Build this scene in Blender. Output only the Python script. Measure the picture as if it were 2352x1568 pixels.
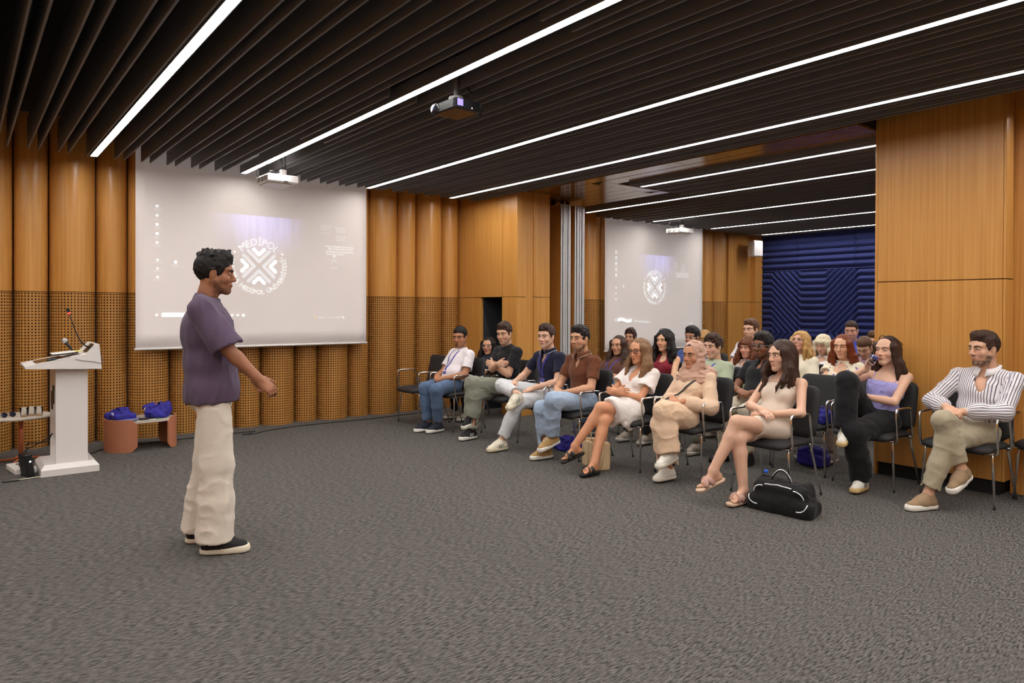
import bpy, math, random
import numpy as np
from mathutils import Matrix, Vector

for _o in list(bpy.data.objects):
    bpy.data.objects.remove(_o)
SC = bpy.context.scene
COL = SC.collection
PI = math.pi

# ------------------------------------------------------------------ camera
F_PX, YAW, PITCH, ROLL, CY_PX = 1617.69, 0.6661, -0.0063, 0.0035, 720.0
CAM_H = 1.45
def cam_matrix():
    fw = np.array([math.sin(YAW)*math.cos(PITCH), math.cos(YAW)*math.cos(PITCH), math.sin(PITCH)])
    r = np.array([math.cos(YAW), -math.sin(YAW), 0.0]); u = np.cross(r, fw)
    r2 = r*math.cos(ROLL)+u*math.sin(ROLL); u2 = -r*math.sin(ROLL)+u*math.cos(ROLL)
    m = Matrix.Identity(4)
    for i in range(3):
        m[i][0], m[i][1], m[i][2] = r2[i], u2[i], -fw[i]
    m[2][3] = CAM_H
    return m
cam_d = bpy.data.cameras.new('camera'); cam = bpy.data.objects.new('camera', cam_d)
COL.objects.link(cam); cam.matrix_world = cam_matrix()
cam_d.sensor_width = 36.0; cam_d.lens = F_PX/2352*36.0
cam_d.shift_y = (CY_PX-784.0)/2352.0
cam_d.clip_start = 0.05; cam_d.clip_end = 100
SC.camera = cam

# ------------------------------------------------------------------ world, exposure
w = bpy.data.worlds.new('world'); SC.world = w; w.use_nodes = True
w.node_tree.nodes['Background'].inputs[0].default_value = (0.9, 0.93, 1.0, 1)
w.node_tree.nodes['Background'].inputs[1].default_value = 0.02
SC.view_settings.view_transform = 'Standard'; SC.view_settings.look = 'None'
SC.view_settings.gamma = 1.0; SC.view_settings.use_curve_mapping = False
SC.view_settings.exposure = 0.0
STRIP_E = 52.0          # strength of the linear ceiling lamps

# ------------------------------------------------------------------ materials
def srgb(r, g, b):
    f = lambda c: (c/255/12.92) if c/255 <= .04045 else ((c/255+.055)/1.055)**2.4
    return (f(r), f(g), f(b))
MATS = {}
class NT:
    def __init__(s, m): s.t = m.node_tree; s.n = s.t.nodes; s.l = s.t.links
    def add(s, typ, **kw):
        n = s.n.new(typ)
        for k, v in kw.items():
            if k.startswith('i_'): n.inputs[int(k[2:])].default_value = v
            else: setattr(n, k, v)
        return n
    def link(s, a, ao, b, bi): s.l.new(a.outputs[ao], b.inputs[bi])
def mat(name, col=(.5,.5,.5), rough=.6, metal=0, spec=.5, coat=0, emit=None, estr=0, alpha=None, trans=0, ior=1.45, sheen=0):
    if name in MATS: return MATS[name]
    m = bpy.data.materials.new(name); m.use_nodes = True; MATS[name] = m
    b = m.node_tree.nodes['Principled BSDF']
    b.inputs['Base Color'].default_value = (*col, 1); b.inputs['Roughness'].default_value = rough
    b.inputs['Metallic'].default_value = metal; b.inputs['Specular IOR Level'].default_value = spec
    b.inputs['Coat Weight'].default_value = coat; b.inputs['IOR'].default_value = ior
    b.inputs['Transmission Weight'].default_value = trans; b.inputs['Sheen Weight'].default_value = sheen
    if emit: b.inputs['Emission Color'].default_value = (*emit, 1); b.inputs['Emission Strength'].default_value = estr
    return m
def bsdf(m): return m.node_tree.nodes['Principled BSDF']
def noise_color(m, c1, c2, scale=(1,1,1), detail=3, nscale=5.0, lo=.35, hi=.65, bump=0, bdist=.01, coord='Object', rough=.5):
    """two-tone procedural colour from stretched noise, with optional bump"""
    t = NT(m); b = bsdf(m)
    tc = t.add('ShaderNodeTexCoord'); mp = t.add('ShaderNodeMapping'); mp.inputs['Scale'].default_value = scale
    nz = t.add('ShaderNodeTexNoise'); nz.inputs['Scale'].default_value = nscale; nz.inputs['Detail'].default_value = detail
    nz.inputs['Roughness'].default_value = rough
    rp = t.add('ShaderNodeValToRGB'); rp.color_ramp.elements[0].position = lo; rp.color_ramp.elements[1].position = hi
    rp.color_ramp.elements[0].color = (*c1, 1); rp.color_ramp.elements[1].color = (*c2, 1)
    t.link(tc, coord, mp, 0); t.link(mp, 0, nz, 'Vector'); t.link(nz, 'Fac', rp, 0); t.link(rp, 0, b, 'Base Color')
    if bump:
        bp = t.add('ShaderNodeBump'); bp.inputs['Strength'].default_value = bump; bp.inputs['Distance'].default_value = bdist
        t.link(nz, 'Fac', bp, 'Height'); t.link(bp, 0, b, 'Normal')
    return m

WOOD1, WOOD2 = srgb(184,125,58), srgb(204,149,79)
def wood_mat(name, rough=.32, perf=False, k=1.0):
    if name in MATS: return MATS[name]
    m = mat(name, WOOD1, rough, spec=.5)
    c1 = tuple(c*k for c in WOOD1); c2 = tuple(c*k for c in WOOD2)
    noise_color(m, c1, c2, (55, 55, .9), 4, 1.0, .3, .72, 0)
    if perf:                                   # drilled holes: the panel is open there
        t = NT(m); b = bsdf(m); out = t.n['Material Output']
        at = t.add('ShaderNodeAttribute', attribute_name='perf')
        sp = t.add('ShaderNodeSeparateXYZ'); t.link(at, 'Vector', sp, 0)
        def cell(o):
            fr = t.add('ShaderNodeMath', operation='FRACT'); t.link(sp, o, fr, 0)
            sb = t.add('ShaderNodeMath', operation='SUBTRACT', i_1=.5); t.link(fr, 0, sb, 0)
            sq = t.add('ShaderNodeMath', operation='MULTIPLY'); t.link(sb, 0, sq, 0); t.link(sb, 0, sq, 1)
            return sq
        a, c = cell(0), cell(1)
        ad = t.add('ShaderNodeMath', operation='ADD'); t.link(a, 0, ad, 0); t.link(c, 0, ad, 1)
        lt = t.add('ShaderNodeMath', operation='LESS_THAN', i_1=.25**2); t.link(ad, 0, lt, 0)
        tr = t.add('ShaderNodeBsdfTransparent'); mx = t.add('ShaderNodeMixShader')
        t.link(lt, 0, mx, 0); t.link(b, 0, mx, 1); t.link(tr, 0, mx, 2); t.link(mx, 0, out, 0)
    return m
M_wood = wood_mat('wood_veneer'); M_perf = wood_mat('wood_perforated', perf=True, k=.77)  # drilled veneer darkened, painting in the light falloff on the lower wall
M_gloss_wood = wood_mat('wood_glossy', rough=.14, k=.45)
M_black = mat('matt_black', (.006,.006,.007), .7)
M_slat = mat('charcoal_slat', srgb(116,115,118), .55, spec=.4)
M_void = mat('plenum_black', (.022,.021,.021), .9)
M_dark = mat('dark_grey_paint', srgb(52,54,58), .7)
M_lamp = mat('lamp_diffuser', (1,1,1), .5, emit=(1.0,.975,.95), estr=STRIP_E)
M_alu = mat('brushed_aluminium', (.70,.69,.68), .38, metal=.45)
M_chrome = mat('chrome', (.78,.76,.75), .14, metal=1)
M_white = mat('white_lacquer', srgb(226,220,216), .35)
M_whitep = mat('white_plastic', srgb(232,228,224), .4)
M_blackp = mat('black_plastic', (.012,.012,.013), .35)
M_rubber = mat('black_rubber', (.01,.01,.01), .7)
M_fabric = mat('charcoal_upholstery', srgb(42,40,41), .65)
noise_color(M_fabric, srgb(32,30,31), srgb(42,40,41), (1,1,1), 2, 260, .3, .7, .25, .002)
M_screen = mat('projection_screen', srgb(222,212,206), .75)
M_terra = mat('terracotta_lacquer', srgb(176,112,82), .5)
M_stone = mat('pale_stone_top', srgb(196,186,172), .4)
M_blue_tote = mat('royal_blue_canvas', srgb(46,38,158), .7); noise_color(M_blue_tote, srgb(34,28,118), srgb(46,40,150), (1,1,1), 3, 14, .3, .7, .35, .02)
M_print = mat('white_print', (.85,.85,.88), .6)
M_glass = mat('clear_plastic', (1,1,1), .05, trans=1, ior=1.12)

def carpet():
    m = mat('grey_carpet', (.2,.2,.2), .95, spec=.1); t = NT(m); b = bsdf(m)
    geo = t.add('ShaderNodeNewGeometry')
    def rotnoise(ang, sc, s):
        mp = t.add('ShaderNodeMapping'); mp.inputs['Rotation'].default_value = (0,0,ang); mp.inputs['Scale'].default_value = sc
        t.link(geo, 'Position', mp, 0)
        n = t.add('ShaderNodeTexNoise'); n.inputs['Scale'].default_value = s; n.inputs['Detail'].default_value = 3
        t.link(mp, 0, n, 'Vector'); return n
    a = rotnoise(.55, (1, 4.6, 1), 27); c = rotnoise(-.75, (1, 4.0, 1), 27)
    big = rotnoise(.1, (1,1,1), 1.6)
    mr = t.add('ShaderNodeMapRange'); mr.inputs[1].default_value = .44; mr.inputs[2].default_value = .56; t.link(big, 'Fac', mr, 0)
    mx = t.add('ShaderNodeMix'); t.link(mr, 0, mx, 0); t.link(a, 'Fac', mx, 2); t.link(c, 'Fac', mx, 3)
    fine = rotnoise(0, (1,1,1), 190)
    add = t.add('ShaderNodeMath', operation='MULTIPLY_ADD', i_1=.30); t.link(fine, 'Fac', add, 0); t.link(mx, 0, add, 2)
    rp = t.add('ShaderNodeValToRGB'); e = rp.color_ramp.elements
    e[0].position = .47; e[0].color = (*srgb(48,46,44), 1); e[1].position = .80; e[1].color = (*srgb(112,107,102), 1)
    t.link(add, 0, rp, 0); t.link(rp, 0, b, 'Base Color')
    bp = t.add('ShaderNodeBump'); bp.inputs['Strength'].default_value = .5; bp.inputs['Distance'].default_value = .006
    t.link(add, 0, bp, 'Height'); t.link(bp, 0, b, 'Normal')
    return m
M_carpet = carpet()

# ------------------------------------------------------------------ object helpers
def meta(o, label=None, cat=None, group=None, kind=None):
    if label: o['label'] = label
    if cat: o['category'] = cat
    if group: o['group'] = group
    if kind: o['kind'] = kind
    return o
def empty(name, loc=(0,0,0), rz=0, label=None, cat=None, group=None):
    o = bpy.data.objects.new(name, None); COL.objects.link(o); o.location = loc; o.rotation_euler = (0,0,rz)
    o.empty_display_size = .1
    return meta(o, label, cat, group)
def arr_mesh(name, V, quads=None, tris=None, smooth=True, mats=(), mat_idx=None):
    me = bpy.data.meshes.new(name); V = np.asarray(V, np.float32)
    nq = 0 if quads is None else len(quads); nt = 0 if tris is None else len(tris)
    me.vertices.add(len(V)); me.vertices.foreach_set('co', V.ravel())
    lp = np.concatenate([np.asarray(quads, np.int32).ravel() if nq else np.zeros(0, np.int32), np.asarray(tris, np.int32).ravel() if nt else np.zeros(0, np.int32)])
    me.loops.add(len(lp)); me.loops.foreach_set('vertex_index', lp)
    st = np.concatenate([np.arange(nq)*4, nq*4+np.arange(nt)*3]).astype(np.int32)
    me.polygons.add(nq+nt); me.polygons.foreach_set('loop_start', st)
    me.polygons.foreach_set('use_smooth', np.full(nq+nt, smooth))
    for m in mats: me.materials.append(m)
    if mat_idx is not None: me.polygons.foreach_set('material_index', np.asarray(mat_idx, np.int32))
    me.update(calc_edges=True)
    return me
def link(name, me, parent=None, loc=None):
    o = bpy.data.objects.new(name, me); COL.objects.link(o)
    if parent: o.parent = parent
    if loc is not None: o.location = loc
    return o
class MB:
    """collects simple solids in one mesh"""
    def __init__(s): s.v = []; s.f = []; s.sm = []; s.mi = []; s.cur = 0
    def raw(s, vs, fs, sm=False):
        o = len(s.v); s.v += [tuple(map(float, p)) for p in vs]
        s.f += [tuple(o+i for i in q) for q in fs]; s.sm += [sm]*len(fs); s.mi += [s.cur]*len(fs); return s
    def box(s, a, b, bev=0.0):
        x0,y0,z0 = a; x1,y1,z1 = b
        if bev <= 0:
            vs = [(x0,y0,z0),(x1,y0,z0),(x1,y1,z0),(x0,y1,z0),(x0,y0,z1),(x1,y0,z1),(x1,y1,z1),(x0,y1,z1)]
            return s.raw(vs, [(0,3,2,1),(4,5,6,7),(0,1,5,4),(1,2,6,5),(2,3,7,6),(3,0,4,7)])
        vs = []; ix = {}
        for i,(x,sx) in enumerate(((x0,1),(x1,-1))):
            for j,(y,sy) in enumerate(((y0,1),(y1,-1))):
                for k,(z,sz) in enumerate(((z0,1),(z1,-1))):
                    ix[i,j,k] = len(vs); vs += [(x,y+sy*bev,z+sz*bev),(x+sx*bev,y,z+sz*bev),(x+sx*bev,y+sy*bev,z)]
        fs = []
        X = lambda i,j,k: ix[i,j,k]; 
        for i in (0,1):
            q = [X(i,0,0),X(i,1,0),X(i,1,1),X(i,0,1)]; fs.append(tuple(q if i else q[::-1]))
        for j in (0,1):
            q = [X(0,j,0)+1,X(1,j,0)+1,X(1,j,1)+1,X(0,j,1)+1]; fs.append(tuple(q[::-1] if j else q))
        for k in (0,1):
            q = [X(0,0,k)+2,X(1,0,k)+2,X(1,1,k)+2,X(0,1,k)+2]; fs.append(tuple(q if k else q[::-1]))
        for j in (0,1):
            for k in (0,1):
                q = [X(0,j,k)+1,X(1,j,k)+1,X(1,j,k)+2,X(0,j,k)+2]; fs.append(tuple(q if (j^k) else q[::-1]))
        for i in (0,1):
            for k in (0,1):
                q = [X(i,0,k),X(i,1,k),X(i,1,k)+2,X(i,0,k)+2]; fs.append(tuple(q[::-1] if (i^k) else q))
        for i in (0,1):
            for j in (0,1):
                q = [X(i,j,0),X(i,j,1),X(i,j,1)+1,X(i,j,0)+1]; fs.append(tuple(q if (i^j) else q[::-1]))
        for i in (0,1):
            for j in (0,1):
                for k in (0,1):
                    q = (X(i,j,k),X(i,j,k)+1,X(i,j,k)+2); fs.append(q[::-1] if (i^j^k)==0 else q)
        return s.raw(vs, fs)
    def tube(s, pts, r, seg=8, closed=False, cap=True, flat=None):
        P = [Vector(p) for p in pts]; n = len(P); rr = r if hasattr(r,'__len__') else [r]*n
        up = None; rings = []
        for i in range(n):
            if closed: t = (P[(i+1)%n]-P[i-1])
            else: t = P[min(i+1,n-1)]-P[max(i-1,0)]
            t.normalize()
            if up is None:
                up = t.orthogonal().normalized()
                if flat is not None:
                    u2 = Vector(flat); u2 = u2-t*u2.dot(t)
                    if u2.length > 1e-4: up = u2.normalized()
            else:
                up = up-t*up.dot(t)
                up = up.normalized() if up.length > 1e-5 else t.orthogonal().normalized()
            bn = t.cross(up); rings.append((P[i], up.copy(), bn, rr[i]))
        vs = []
        for p,u,b,q in rings:
            ru, rb = (q if not hasattr(q,'__len__') else (q[0], q[1])) if hasattr(q,'__len__') else (q,q)
            for k in range(seg):
                a = 2*PI*k/seg; vs.append(p+u*math.cos(a)*ru+b*math.sin(a)*rb)
        fs = []
        for i in range(n if closed else n-1):
            for k in range(seg):
                a,b2 = i*seg+k, i*seg+(k+1)%seg; c,d = ((i+1)%n)*seg+(k+1)%seg, ((i+1)%n)*seg+k
                fs.append((a,b2,c,d))
        if cap and not closed: fs += [tuple(range(seg))[::-1], tuple(range((n-1)*seg, n*seg))]
        return s.raw(vs, fs, True)
    def lathe(s, prof, c=(0,0,0), seg=24, ang=2*PI, a0=0):
        """prof: list of (r, z); about +z at c"""
        n = len(prof); full = abs(ang-2*PI) < 1e-6; m = seg if full else seg+1
        vs = [(c[0]+r*math.cos(a0+ang*k/seg), c[1]+r*math.sin(a0+ang*k/seg), c[2]+z) for k in range(m) for r,z in prof]
        fs = [(k*n+i, ((k+1)%m)*n+i, ((k+1)%m)*n+i+1, k*n+i+1) for k in range(seg) for i in range(n-1)]
        return s.raw(vs, fs, True)
    def prism(s, poly, z0, z1, axis='z'):
        n = len(poly); mp = {'z': lambda p,z:(p[0],p[1],z), 'y': lambda p,z:(p[0],z,p[1]), 'x': lambda p,z:(z,p[0],p[1])}[axis]
        vs = [mp(p,z0) for p in poly]+[mp(p,z1) for p in poly]
        fs = [tuple(range(n))[::-1], tuple(range(n,2*n))]+[(i,(i+1)%n,n+(i+1)%n,n+i) for i in range(n)]
        if axis == 'y': fs = [f[::-1] for f in fs]
        return s.raw(vs, fs)
    def xform(s, M, start=0):
        for i in range(start, len(s.v)): s.v[i] = tuple(M @ Vector(s.v[i]))
        return s
    def mesh(s, name, mats, fix=True):
        me = bpy.data.meshes.new(name); me.from_pydata(s.v, [], s.f)
        mats = mats if isinstance(mats,(list,tuple)) else [mats]
        for m in mats: me.materials.append(m)
        me.polygons.foreach_set('use_smooth', s.sm); me.polygons.foreach_set('material_index', s.mi)
        if fix:
            import bmesh
            bm = bmesh.new(); bm.from_mesh(me); bmesh.ops.recalc_face_normals(bm, faces=bm.faces); bm.to_mesh(me); bm.free()
        me.update(); return me
    def build(s, name, mats, parent=None, loc=None): return link(name, s.mesh(name, mats), parent, loc)
def struct(name, mb, mats, parent=None):
    o = mb.build(name, mats, parent)
    if parent is None: o['kind'] = 'structure'
    return o
def copy_tree(o, parent=None):
    c = o.copy(); COL.objects.link(c); c.parent = parent
    for ch in o.children: copy_tree(ch, c)
    return c
# ================================================================== ROOM SHELL
ZS = 3.0            # underside of the ceiling slats
YB = 8.86           # recess plane of the stage wall (column fronts reach 8.68)
ZSPL = 1.615        # joint between plain and perforated veneer
fl = struct('floor', MB().box((-3.2,-3.0,-.1),(14.2,9.6,0)), M_carpet)
ceil = struct('ceiling', MB().box((-3.2,-3.0,3.45),(14.2,9.6,3.55)), M_void)
struct('wall_left', MB().box((-3.3,-3.0,0),(-3.2,9.6,3.5)), M_wood)
struct('wall_rear', MB().box((-3.2,-3.1,0),(14.2,-3.0,3.5)), M_wood)

# --- stage wall: half-round veneered columns on a dark backing
wb = struct('wall_back', MB().box((-3.2,YB+.05,0),(14.2,9.6,3.5)), M_void)
def column(x0, x1, parent, zlo=0.0, zhi=3.45, pf=.031):
    """a shallow half-round column between x0 and x1: plain veneer above, drilled veneer below"""
    wd = x1-x0; n = 18; dep = .20 if wd > .36 else .145
    dep = min(dep, wd/2*.97); R = (wd*wd/4+dep*dep)/(2*dep); a = math.asin(min(1, wd/2/R))
    arc = [((x0+x1)/2+R*math.sin(-a+2*a*i/n), YB-(dep-R+R*math.cos(-a+2*a*i/n))) for i in range(n+1)]
    g = .004
    arc = [(x0+g+(p[0]-x0)*(wd-2*g)/wd, p[1]) for p in arc]
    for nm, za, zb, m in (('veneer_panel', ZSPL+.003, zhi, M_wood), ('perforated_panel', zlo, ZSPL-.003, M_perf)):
        V = [(x,y,za) for x,y in arc]+[(x,y,zb) for x,y in arc]
        nn = n+1
        Q = [(i,i+1,nn+i+1,nn+i) for i in range(n)]
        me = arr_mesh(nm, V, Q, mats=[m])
        if m is M_perf:
            s = 0; sl = [0]
            for i in range(n): s += math.dist(arc[i],arc[i+1]); sl.append(s)
            cnt = round(s/pf); u = [q/s*cnt for q in sl]
            at = me.attributes.new('perf', 'FLOAT_VECTOR', 'POINT')
            at.data.foreach_set('vector', np.array([(uu,0,0) for uu in u]+[(uu,round((zb-za)/pf),0) for uu in u], np.float32).ravel())
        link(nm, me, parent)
    # lip of the joint: a thin ledge of the veneer edge
    V = [(x,y,ZSPL-.004) for x,y in arc]+[(x,y+.012,ZSPL-.004) for x,y in arc]
    link('joint_strip', arr_mesh('joint_strip', V, [(i,i+1,n+2+i,n+1+i) for i in range(n)], mats=[M_wood]), parent)
W_, N_ = .432, .305
seams = [5.905]
for k in range(20): seams.append(seams[-1]-(N_ if k%2==0 else W_))
seams = seams[::-1]
for a_, b_ in zip(seams[:-1], seams[1:]):
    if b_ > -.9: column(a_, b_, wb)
# second room: three columns left of its screen, behind it and to its right
x = 7.7; k = 0
while x < 12.45:
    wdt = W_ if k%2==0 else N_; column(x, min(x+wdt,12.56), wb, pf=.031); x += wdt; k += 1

def panel_box(name, a, b, parent, m=M_wood, bev=.003): return MB().box(a, b, bev).build(name, m, parent)
# --- pier at the right end of the stage wall: side face x=5.9, front face y=7.4
wp = struct('wall_pier', MB().box((5.93,8.27,0),(6.46,9.4,3.45)).box((5.93,7.43,0),(6.46,7.73,3.45)).box((5.93,7.73,1.62),(6.46,8.27,3.45)), M_void)
panel_box('upper_panel', (5.9,7.733,ZSPL+.003),(5.93,8.86,3.44), wp)
panel_box('upper_panel', (5.9,7.4,ZSPL+.003),(5.93,7.727,3.44), wp)
panel_box('lower_panel', (5.9,8.28,0),(5.93,8.86,ZSPL-.003), wp)
panel_box('lower_panel', (5.9,7.4,0),(5.93,7.732,ZSPL-.003), wp)
panel_box('jamb', (5.905,8.245,0),(5.955,8.28,ZSPL-.003), wp)
MB().box((5.956,8.245,0),(6.38,8.268,ZSPL-.003)).build('niche_side', M_dark, wp)
panel_box('front_panel', (5.93,7.4,ZSPL+.003),(6.06,7.43,3.44), wp)
panel_box('front_panel', (5.93,7.4,0),(6.06,7.43,ZSPL-.003), wp)
panel_box('corner_post', (6.062,7.415,0),(6.195,7.45,3.44), wp)
panel_box('front_panel', (6.197,7.395,ZSPL+.003),(6.48,7.43,3.44), wp)
panel_box('front_panel', (6.197,7.395,0),(6.48,7.43,ZSPL-.003), wp)
panel_box('return_panel', (6.46,7.43,0),(6.48,8.8,3.44), wp)
MB().box((6.38,7.74,0),(6.40,8.25,1.6)).build('niche_back', M_dark, wp)
MB().box((5.94,7.732,0),(6.38,7.745,1.6)).build('niche_side', M_dark, wp)
# niche leaning panel seen as a lighter diagonal
MB().prism([(8.24,0),(8.24,1.55),(8.05,1.0),(7.78,.0)], 6.30, 6.36, axis='x').build('niche_board', mat('niche_grey', srgb(66,68,72), .7), wp)

# --- pier on the right (x=6.4) with black plinth
wr = struct('wall_right', MB().box((6.46,1.98,.11),(6.85,2.92,3.45)), M_void)
panel_box('upper_panel', (6.40,1.955,1.703),(6.46,2.905,3.44), wr)
panel_box('lower_panel', (6.40,1.955,.115),(6.46,2.905,1.697), wr)
MB().box((6.43,1.98,0),(6.83,2.90,.112)).build('plinth', M_black, wr)
panel_box('side_panel', (6.40,1.935,.115),(6.58,1.953,1.697), wr)
panel_box('side_panel', (6.40,1.935,1.703),(6.58,1.953,3.44), wr)
panel_box('end_panel', (6.40,2.906,.0),(6.85,2.93,3.44), wr)
panel_box('back_post', (6.58,1.86,0),(6.85,1.95,3.44), wr)
MB().box((6.86,1.83,0),(6.88,1.9,3.4)).build('edge_profile', M_alu, wr)
struct('wall_beyond', MB().box((6.9,-3.0,0),(7.0,1.80,3.45)), M_dark)

# --- far end of the second room: plain panels and the blue acoustic wall
we = struct('wall_end', MB().box((13.85,-3.0,0),(14.2,8.9,3.45)), M_void)
panel_box('corner_panel', (12.56,8.72,ZSPL+.003),(13.36,8.82,3.44), we)
panel_box('corner_panel', (12.56,8.72,0),(13.36,8.82,ZSPL-.003), we)
panel_box('corner_panel', (13.36,8.60,ZSPL+.003),(13.62,8.82,3.44), we)
panel_box('corner_panel', (13.36,8.60,0),(13.62,8.82,ZSPL-.003), we)
M_blue = mat('blue_felt', srgb(38,48,104), .9, sheen=.1)
def ridge_panel(name, y0, y1, z0, z1, kind, h=.0125):
    """moulded felt panel on the plane x = 13.6 (facing -x): rounded parallel ridges"""
    ny = int((y1-y0)/h); nz = int((z1-z0)/h)
    Y, Z = np.meshgrid(np.linspace(y0,y1,ny+1), np.linspace(z0,z1,nz+1), indexing='ij')
    per = .128
    if kind == 'flat': s = (z1-Z)/per
    else:
        # trapezoid wave: flat valley, 45 degree flank, flat crest, mirrored about z=0.98
        T = 2.36; q = np.mod(Y-6.28+T/2, T)-T/2; q = np.abs(q)
        fl_, am = .26, .66
        wv = np.clip((q-fl_)/(T/2-2*fl_), 0, 1)*am
        zz = np.abs(Z-.98)
        s = (zz+wv)/per
        kink = .1
    fr = np.abs(np.mod(s,1)-.5)*2
    X = 13.69-.10*np.sqrt(np.clip(1-(fr/.84)**2,0,1))
    X = X + .02*(np.minimum(np.minimum(Y-y0,y1-Y),np.minimum(Z-z0,z1-Z)) < .006)
    V = np.stack([X,Y,Z],-1).reshape(-1,3)
    i = np.arange(ny)[:,None]*(nz+1)+np.arange(nz)[None]
    Q = np.stack([i,i+1,i+nz+2,i+nz+1],-1).reshape(-1,4)
    link(name, arr_mesh(name, V, Q, mats=[M_blue]), we)
ys = [8.62,7.78,6.60,5.4,4.2,3.0,1.8,.6]
for ya, yb in zip(ys[1:], ys[:-1]):
    ridge_panel('felt_panel', ya+.002, yb-.002, 2.27, 3.2, 'flat', .021)
    ridge_panel('felt_panel', ya+.002, yb-.002, 0.02, 2.262, 'wave', .021)

# ================================================================== CEILING
lamps = [-1.9,-.4,1.09,2.58,4.15,5.42]
lamps2 = [6.78,7.92,9.62,11.32,13.04]
slat_me = MB().box((-.007,-2.9,0),(.007,8.345,.30)).mesh('ceiling_slat', M_slat)
slat_me2 = MB().box((-.007,-2.9,0),(.007,8.45,.30)).mesh('ceiling_slat', M_slat)
slat_s1 = MB().box((-.009,4.15,0),(.009,6.55,.30)).mesh('ceiling_slat', M_slat)
def slats(x0, x1, me, holes):
    x = x0
    while x < x1:
        for dx in (0,.084):
            xx = x+dx
            if xx > x1 or any(a < xx < b for a,b in holes): continue
            link('ceiling_slat', me, ceil, (xx,0,ZS))
        x += .2495
H1 = [(l-.052,l+.052) for l in lamps]
slats(-2.7065, 5.96, slat_me, H1+[(2.45,2.72)])
slats(6.60, 13.5, slat_me2, [(l-.05,l+.05) for l in lamps2]+[(6.4,8.35)])
# slats cut short around the projector bays and in front of the parking soffit
for xx in (2.47,2.70): link('ceiling_slat', MB().box((-.009,-2.9,0),(.009,2.9,.30)).mesh('ceiling_slat', M_slat), ceil, (xx,0,ZS)); link('ceiling_slat', MB().box((-.009,4.6,0),(.009,6.3,.30)).mesh('ceiling_slat', M_slat), ceil, (xx,0,ZS))
sl_b = MB().box((-.009,-2.9,0),(.009,6.05,.30)).mesh('ceiling_slat', M_slat)
for i in range(14):
    xx = 6.62+.2495*(i//2)+.084*(i%2)
    if any(abs(xx-l) < .05 for l in lamps2): continue
    link('ceiling_slat', sl_b, ceil, (xx,0,ZS))
# wooden operable-wall track beam and parking soffit (flat, z = 3.04)
ZT = 3.04
sof = struct('trim_1', MB().box((6.10,2.94,ZT+.02),(6.56,7.4,3.45)).box((6.5,6.15,ZT+.02),(7.5,8.8,3.45)), M_void)
panel_box('beam_panel', (6.07,2.935,ZT),(6.285,4.9,ZT+.02), sof, M_gloss_wood)
panel_box('beam_panel', (6.07,4.905,ZT),(6.285,7.4,ZT+.02), sof, M_gloss_wood)
panel_box('beam_panel', (6.30,2.935,ZT),(6.56,4.9,ZT+.02), sof, M_gloss_wood)
panel_box('beam_panel', (6.30,4.905,ZT),(6.56,6.2,ZT+.02), sof, M_gloss_wood)
MB().box((6.07,2.935,ZT+.02),(6.09,7.4,3.44)).build('beam_side', M_gloss_wood, sof)
def flat_poly(name, poly, m, parent):
    return MB().prism(poly, ZT, ZT+.02).build(name, m, parent)
g = .008
flat_poly('soffit_panel', [(6.30,6.21),(6.56-g,6.21),(7.42,6.21),(7.27,6.40),(6.44,6.40)], M_gloss_wood, sof)
flat_poly('soffit_panel', [(7.43,6.21),(7.60,6.21),(7.60,8.8),(7.43,8.8)], M_gloss_wood, sof)
for i in range(4):
    xa = 6.46+i*.242
    flat_poly('soffit_panel', [(xa,6.41+.0*i),(xa+.234,6.41),(xa+.234,7.33),(xa,7.33)], M_gloss_wood, sof)
    flat_poly('soffit_panel', [(xa,7.338),(xa+.234,7.338),(xa+.234,8.8),(xa,8.8)], M_gloss_wood, sof)
flat_poly('soffit_panel', [(6.30,6.41),(6.45,6.41),(6.45,7.4),(6.30,7.4)], M_gloss_wood, sof)

# ---- lamps: long housings with opal diffusers in segments
def lamp(x, y0, y1, joints, label, grp, z=ZS):
    r = empty('linear_light', (x,y1,z), 0, label, 'light', grp)
    L = y1-y0
    MB().box((-.036,-L,-.003),(-.030,.012,.09)).box((.030,-L,-.003),(.036,.012,.09)).box((-.030,-L,.075),(.030,0,.09)).box((-.030,0,-.003),(.030,.012,.09)).build('housing', M_slat, r)
    cuts = [y1]+[j for j in joints if y0 < j < y1]+[y0]
    for n_, (a, b) in enumerate(zip(cuts[:-1], cuts[1:])):
        dx = .004*(1 if n_%2 else -1)
        MB().box((-.0245+dx,b-y1+.006,.0),(.0245+dx,a-y1-.006,.03)).build('diffuser', M_lamp, r)
wh = ['running along the left wall','between the left wall and the lectern','ending above the lectern and low table','passing the white and black projectors','over the gap before the front row','nearest the wooden track beam above the front row']
ends = [8.33,8.33,8.33,8.29,8.29,8.29]; jo = [(6,),(6,),(5.85,2.9),(6.1,3.2),(5.8,2.9),(5.4,2.2)]
for x, e_, j, s in zip(lamps, ends, jo, wh): lamp(x, -2.9, e_, j, 'long white linear ceiling lamp '+s, 'linear lamps in the main room')
wh2 = ['starting short at the parking soffit','ending beside the stacked partition panels','ending left of the second projector','between second projector and blue wall','closest to the blue felt wall']
for x, e_, j, s in zip(lamps2, [5.99,8.15,8.22,8.25,8.25], [(3.6,),(6.0,),(6.3,),(5.6,),(5.9,)], wh2): lamp(x, -2.9, e_, j, 'long white linear ceiling lamp '+s, 'linear lamps in the second room')
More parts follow.
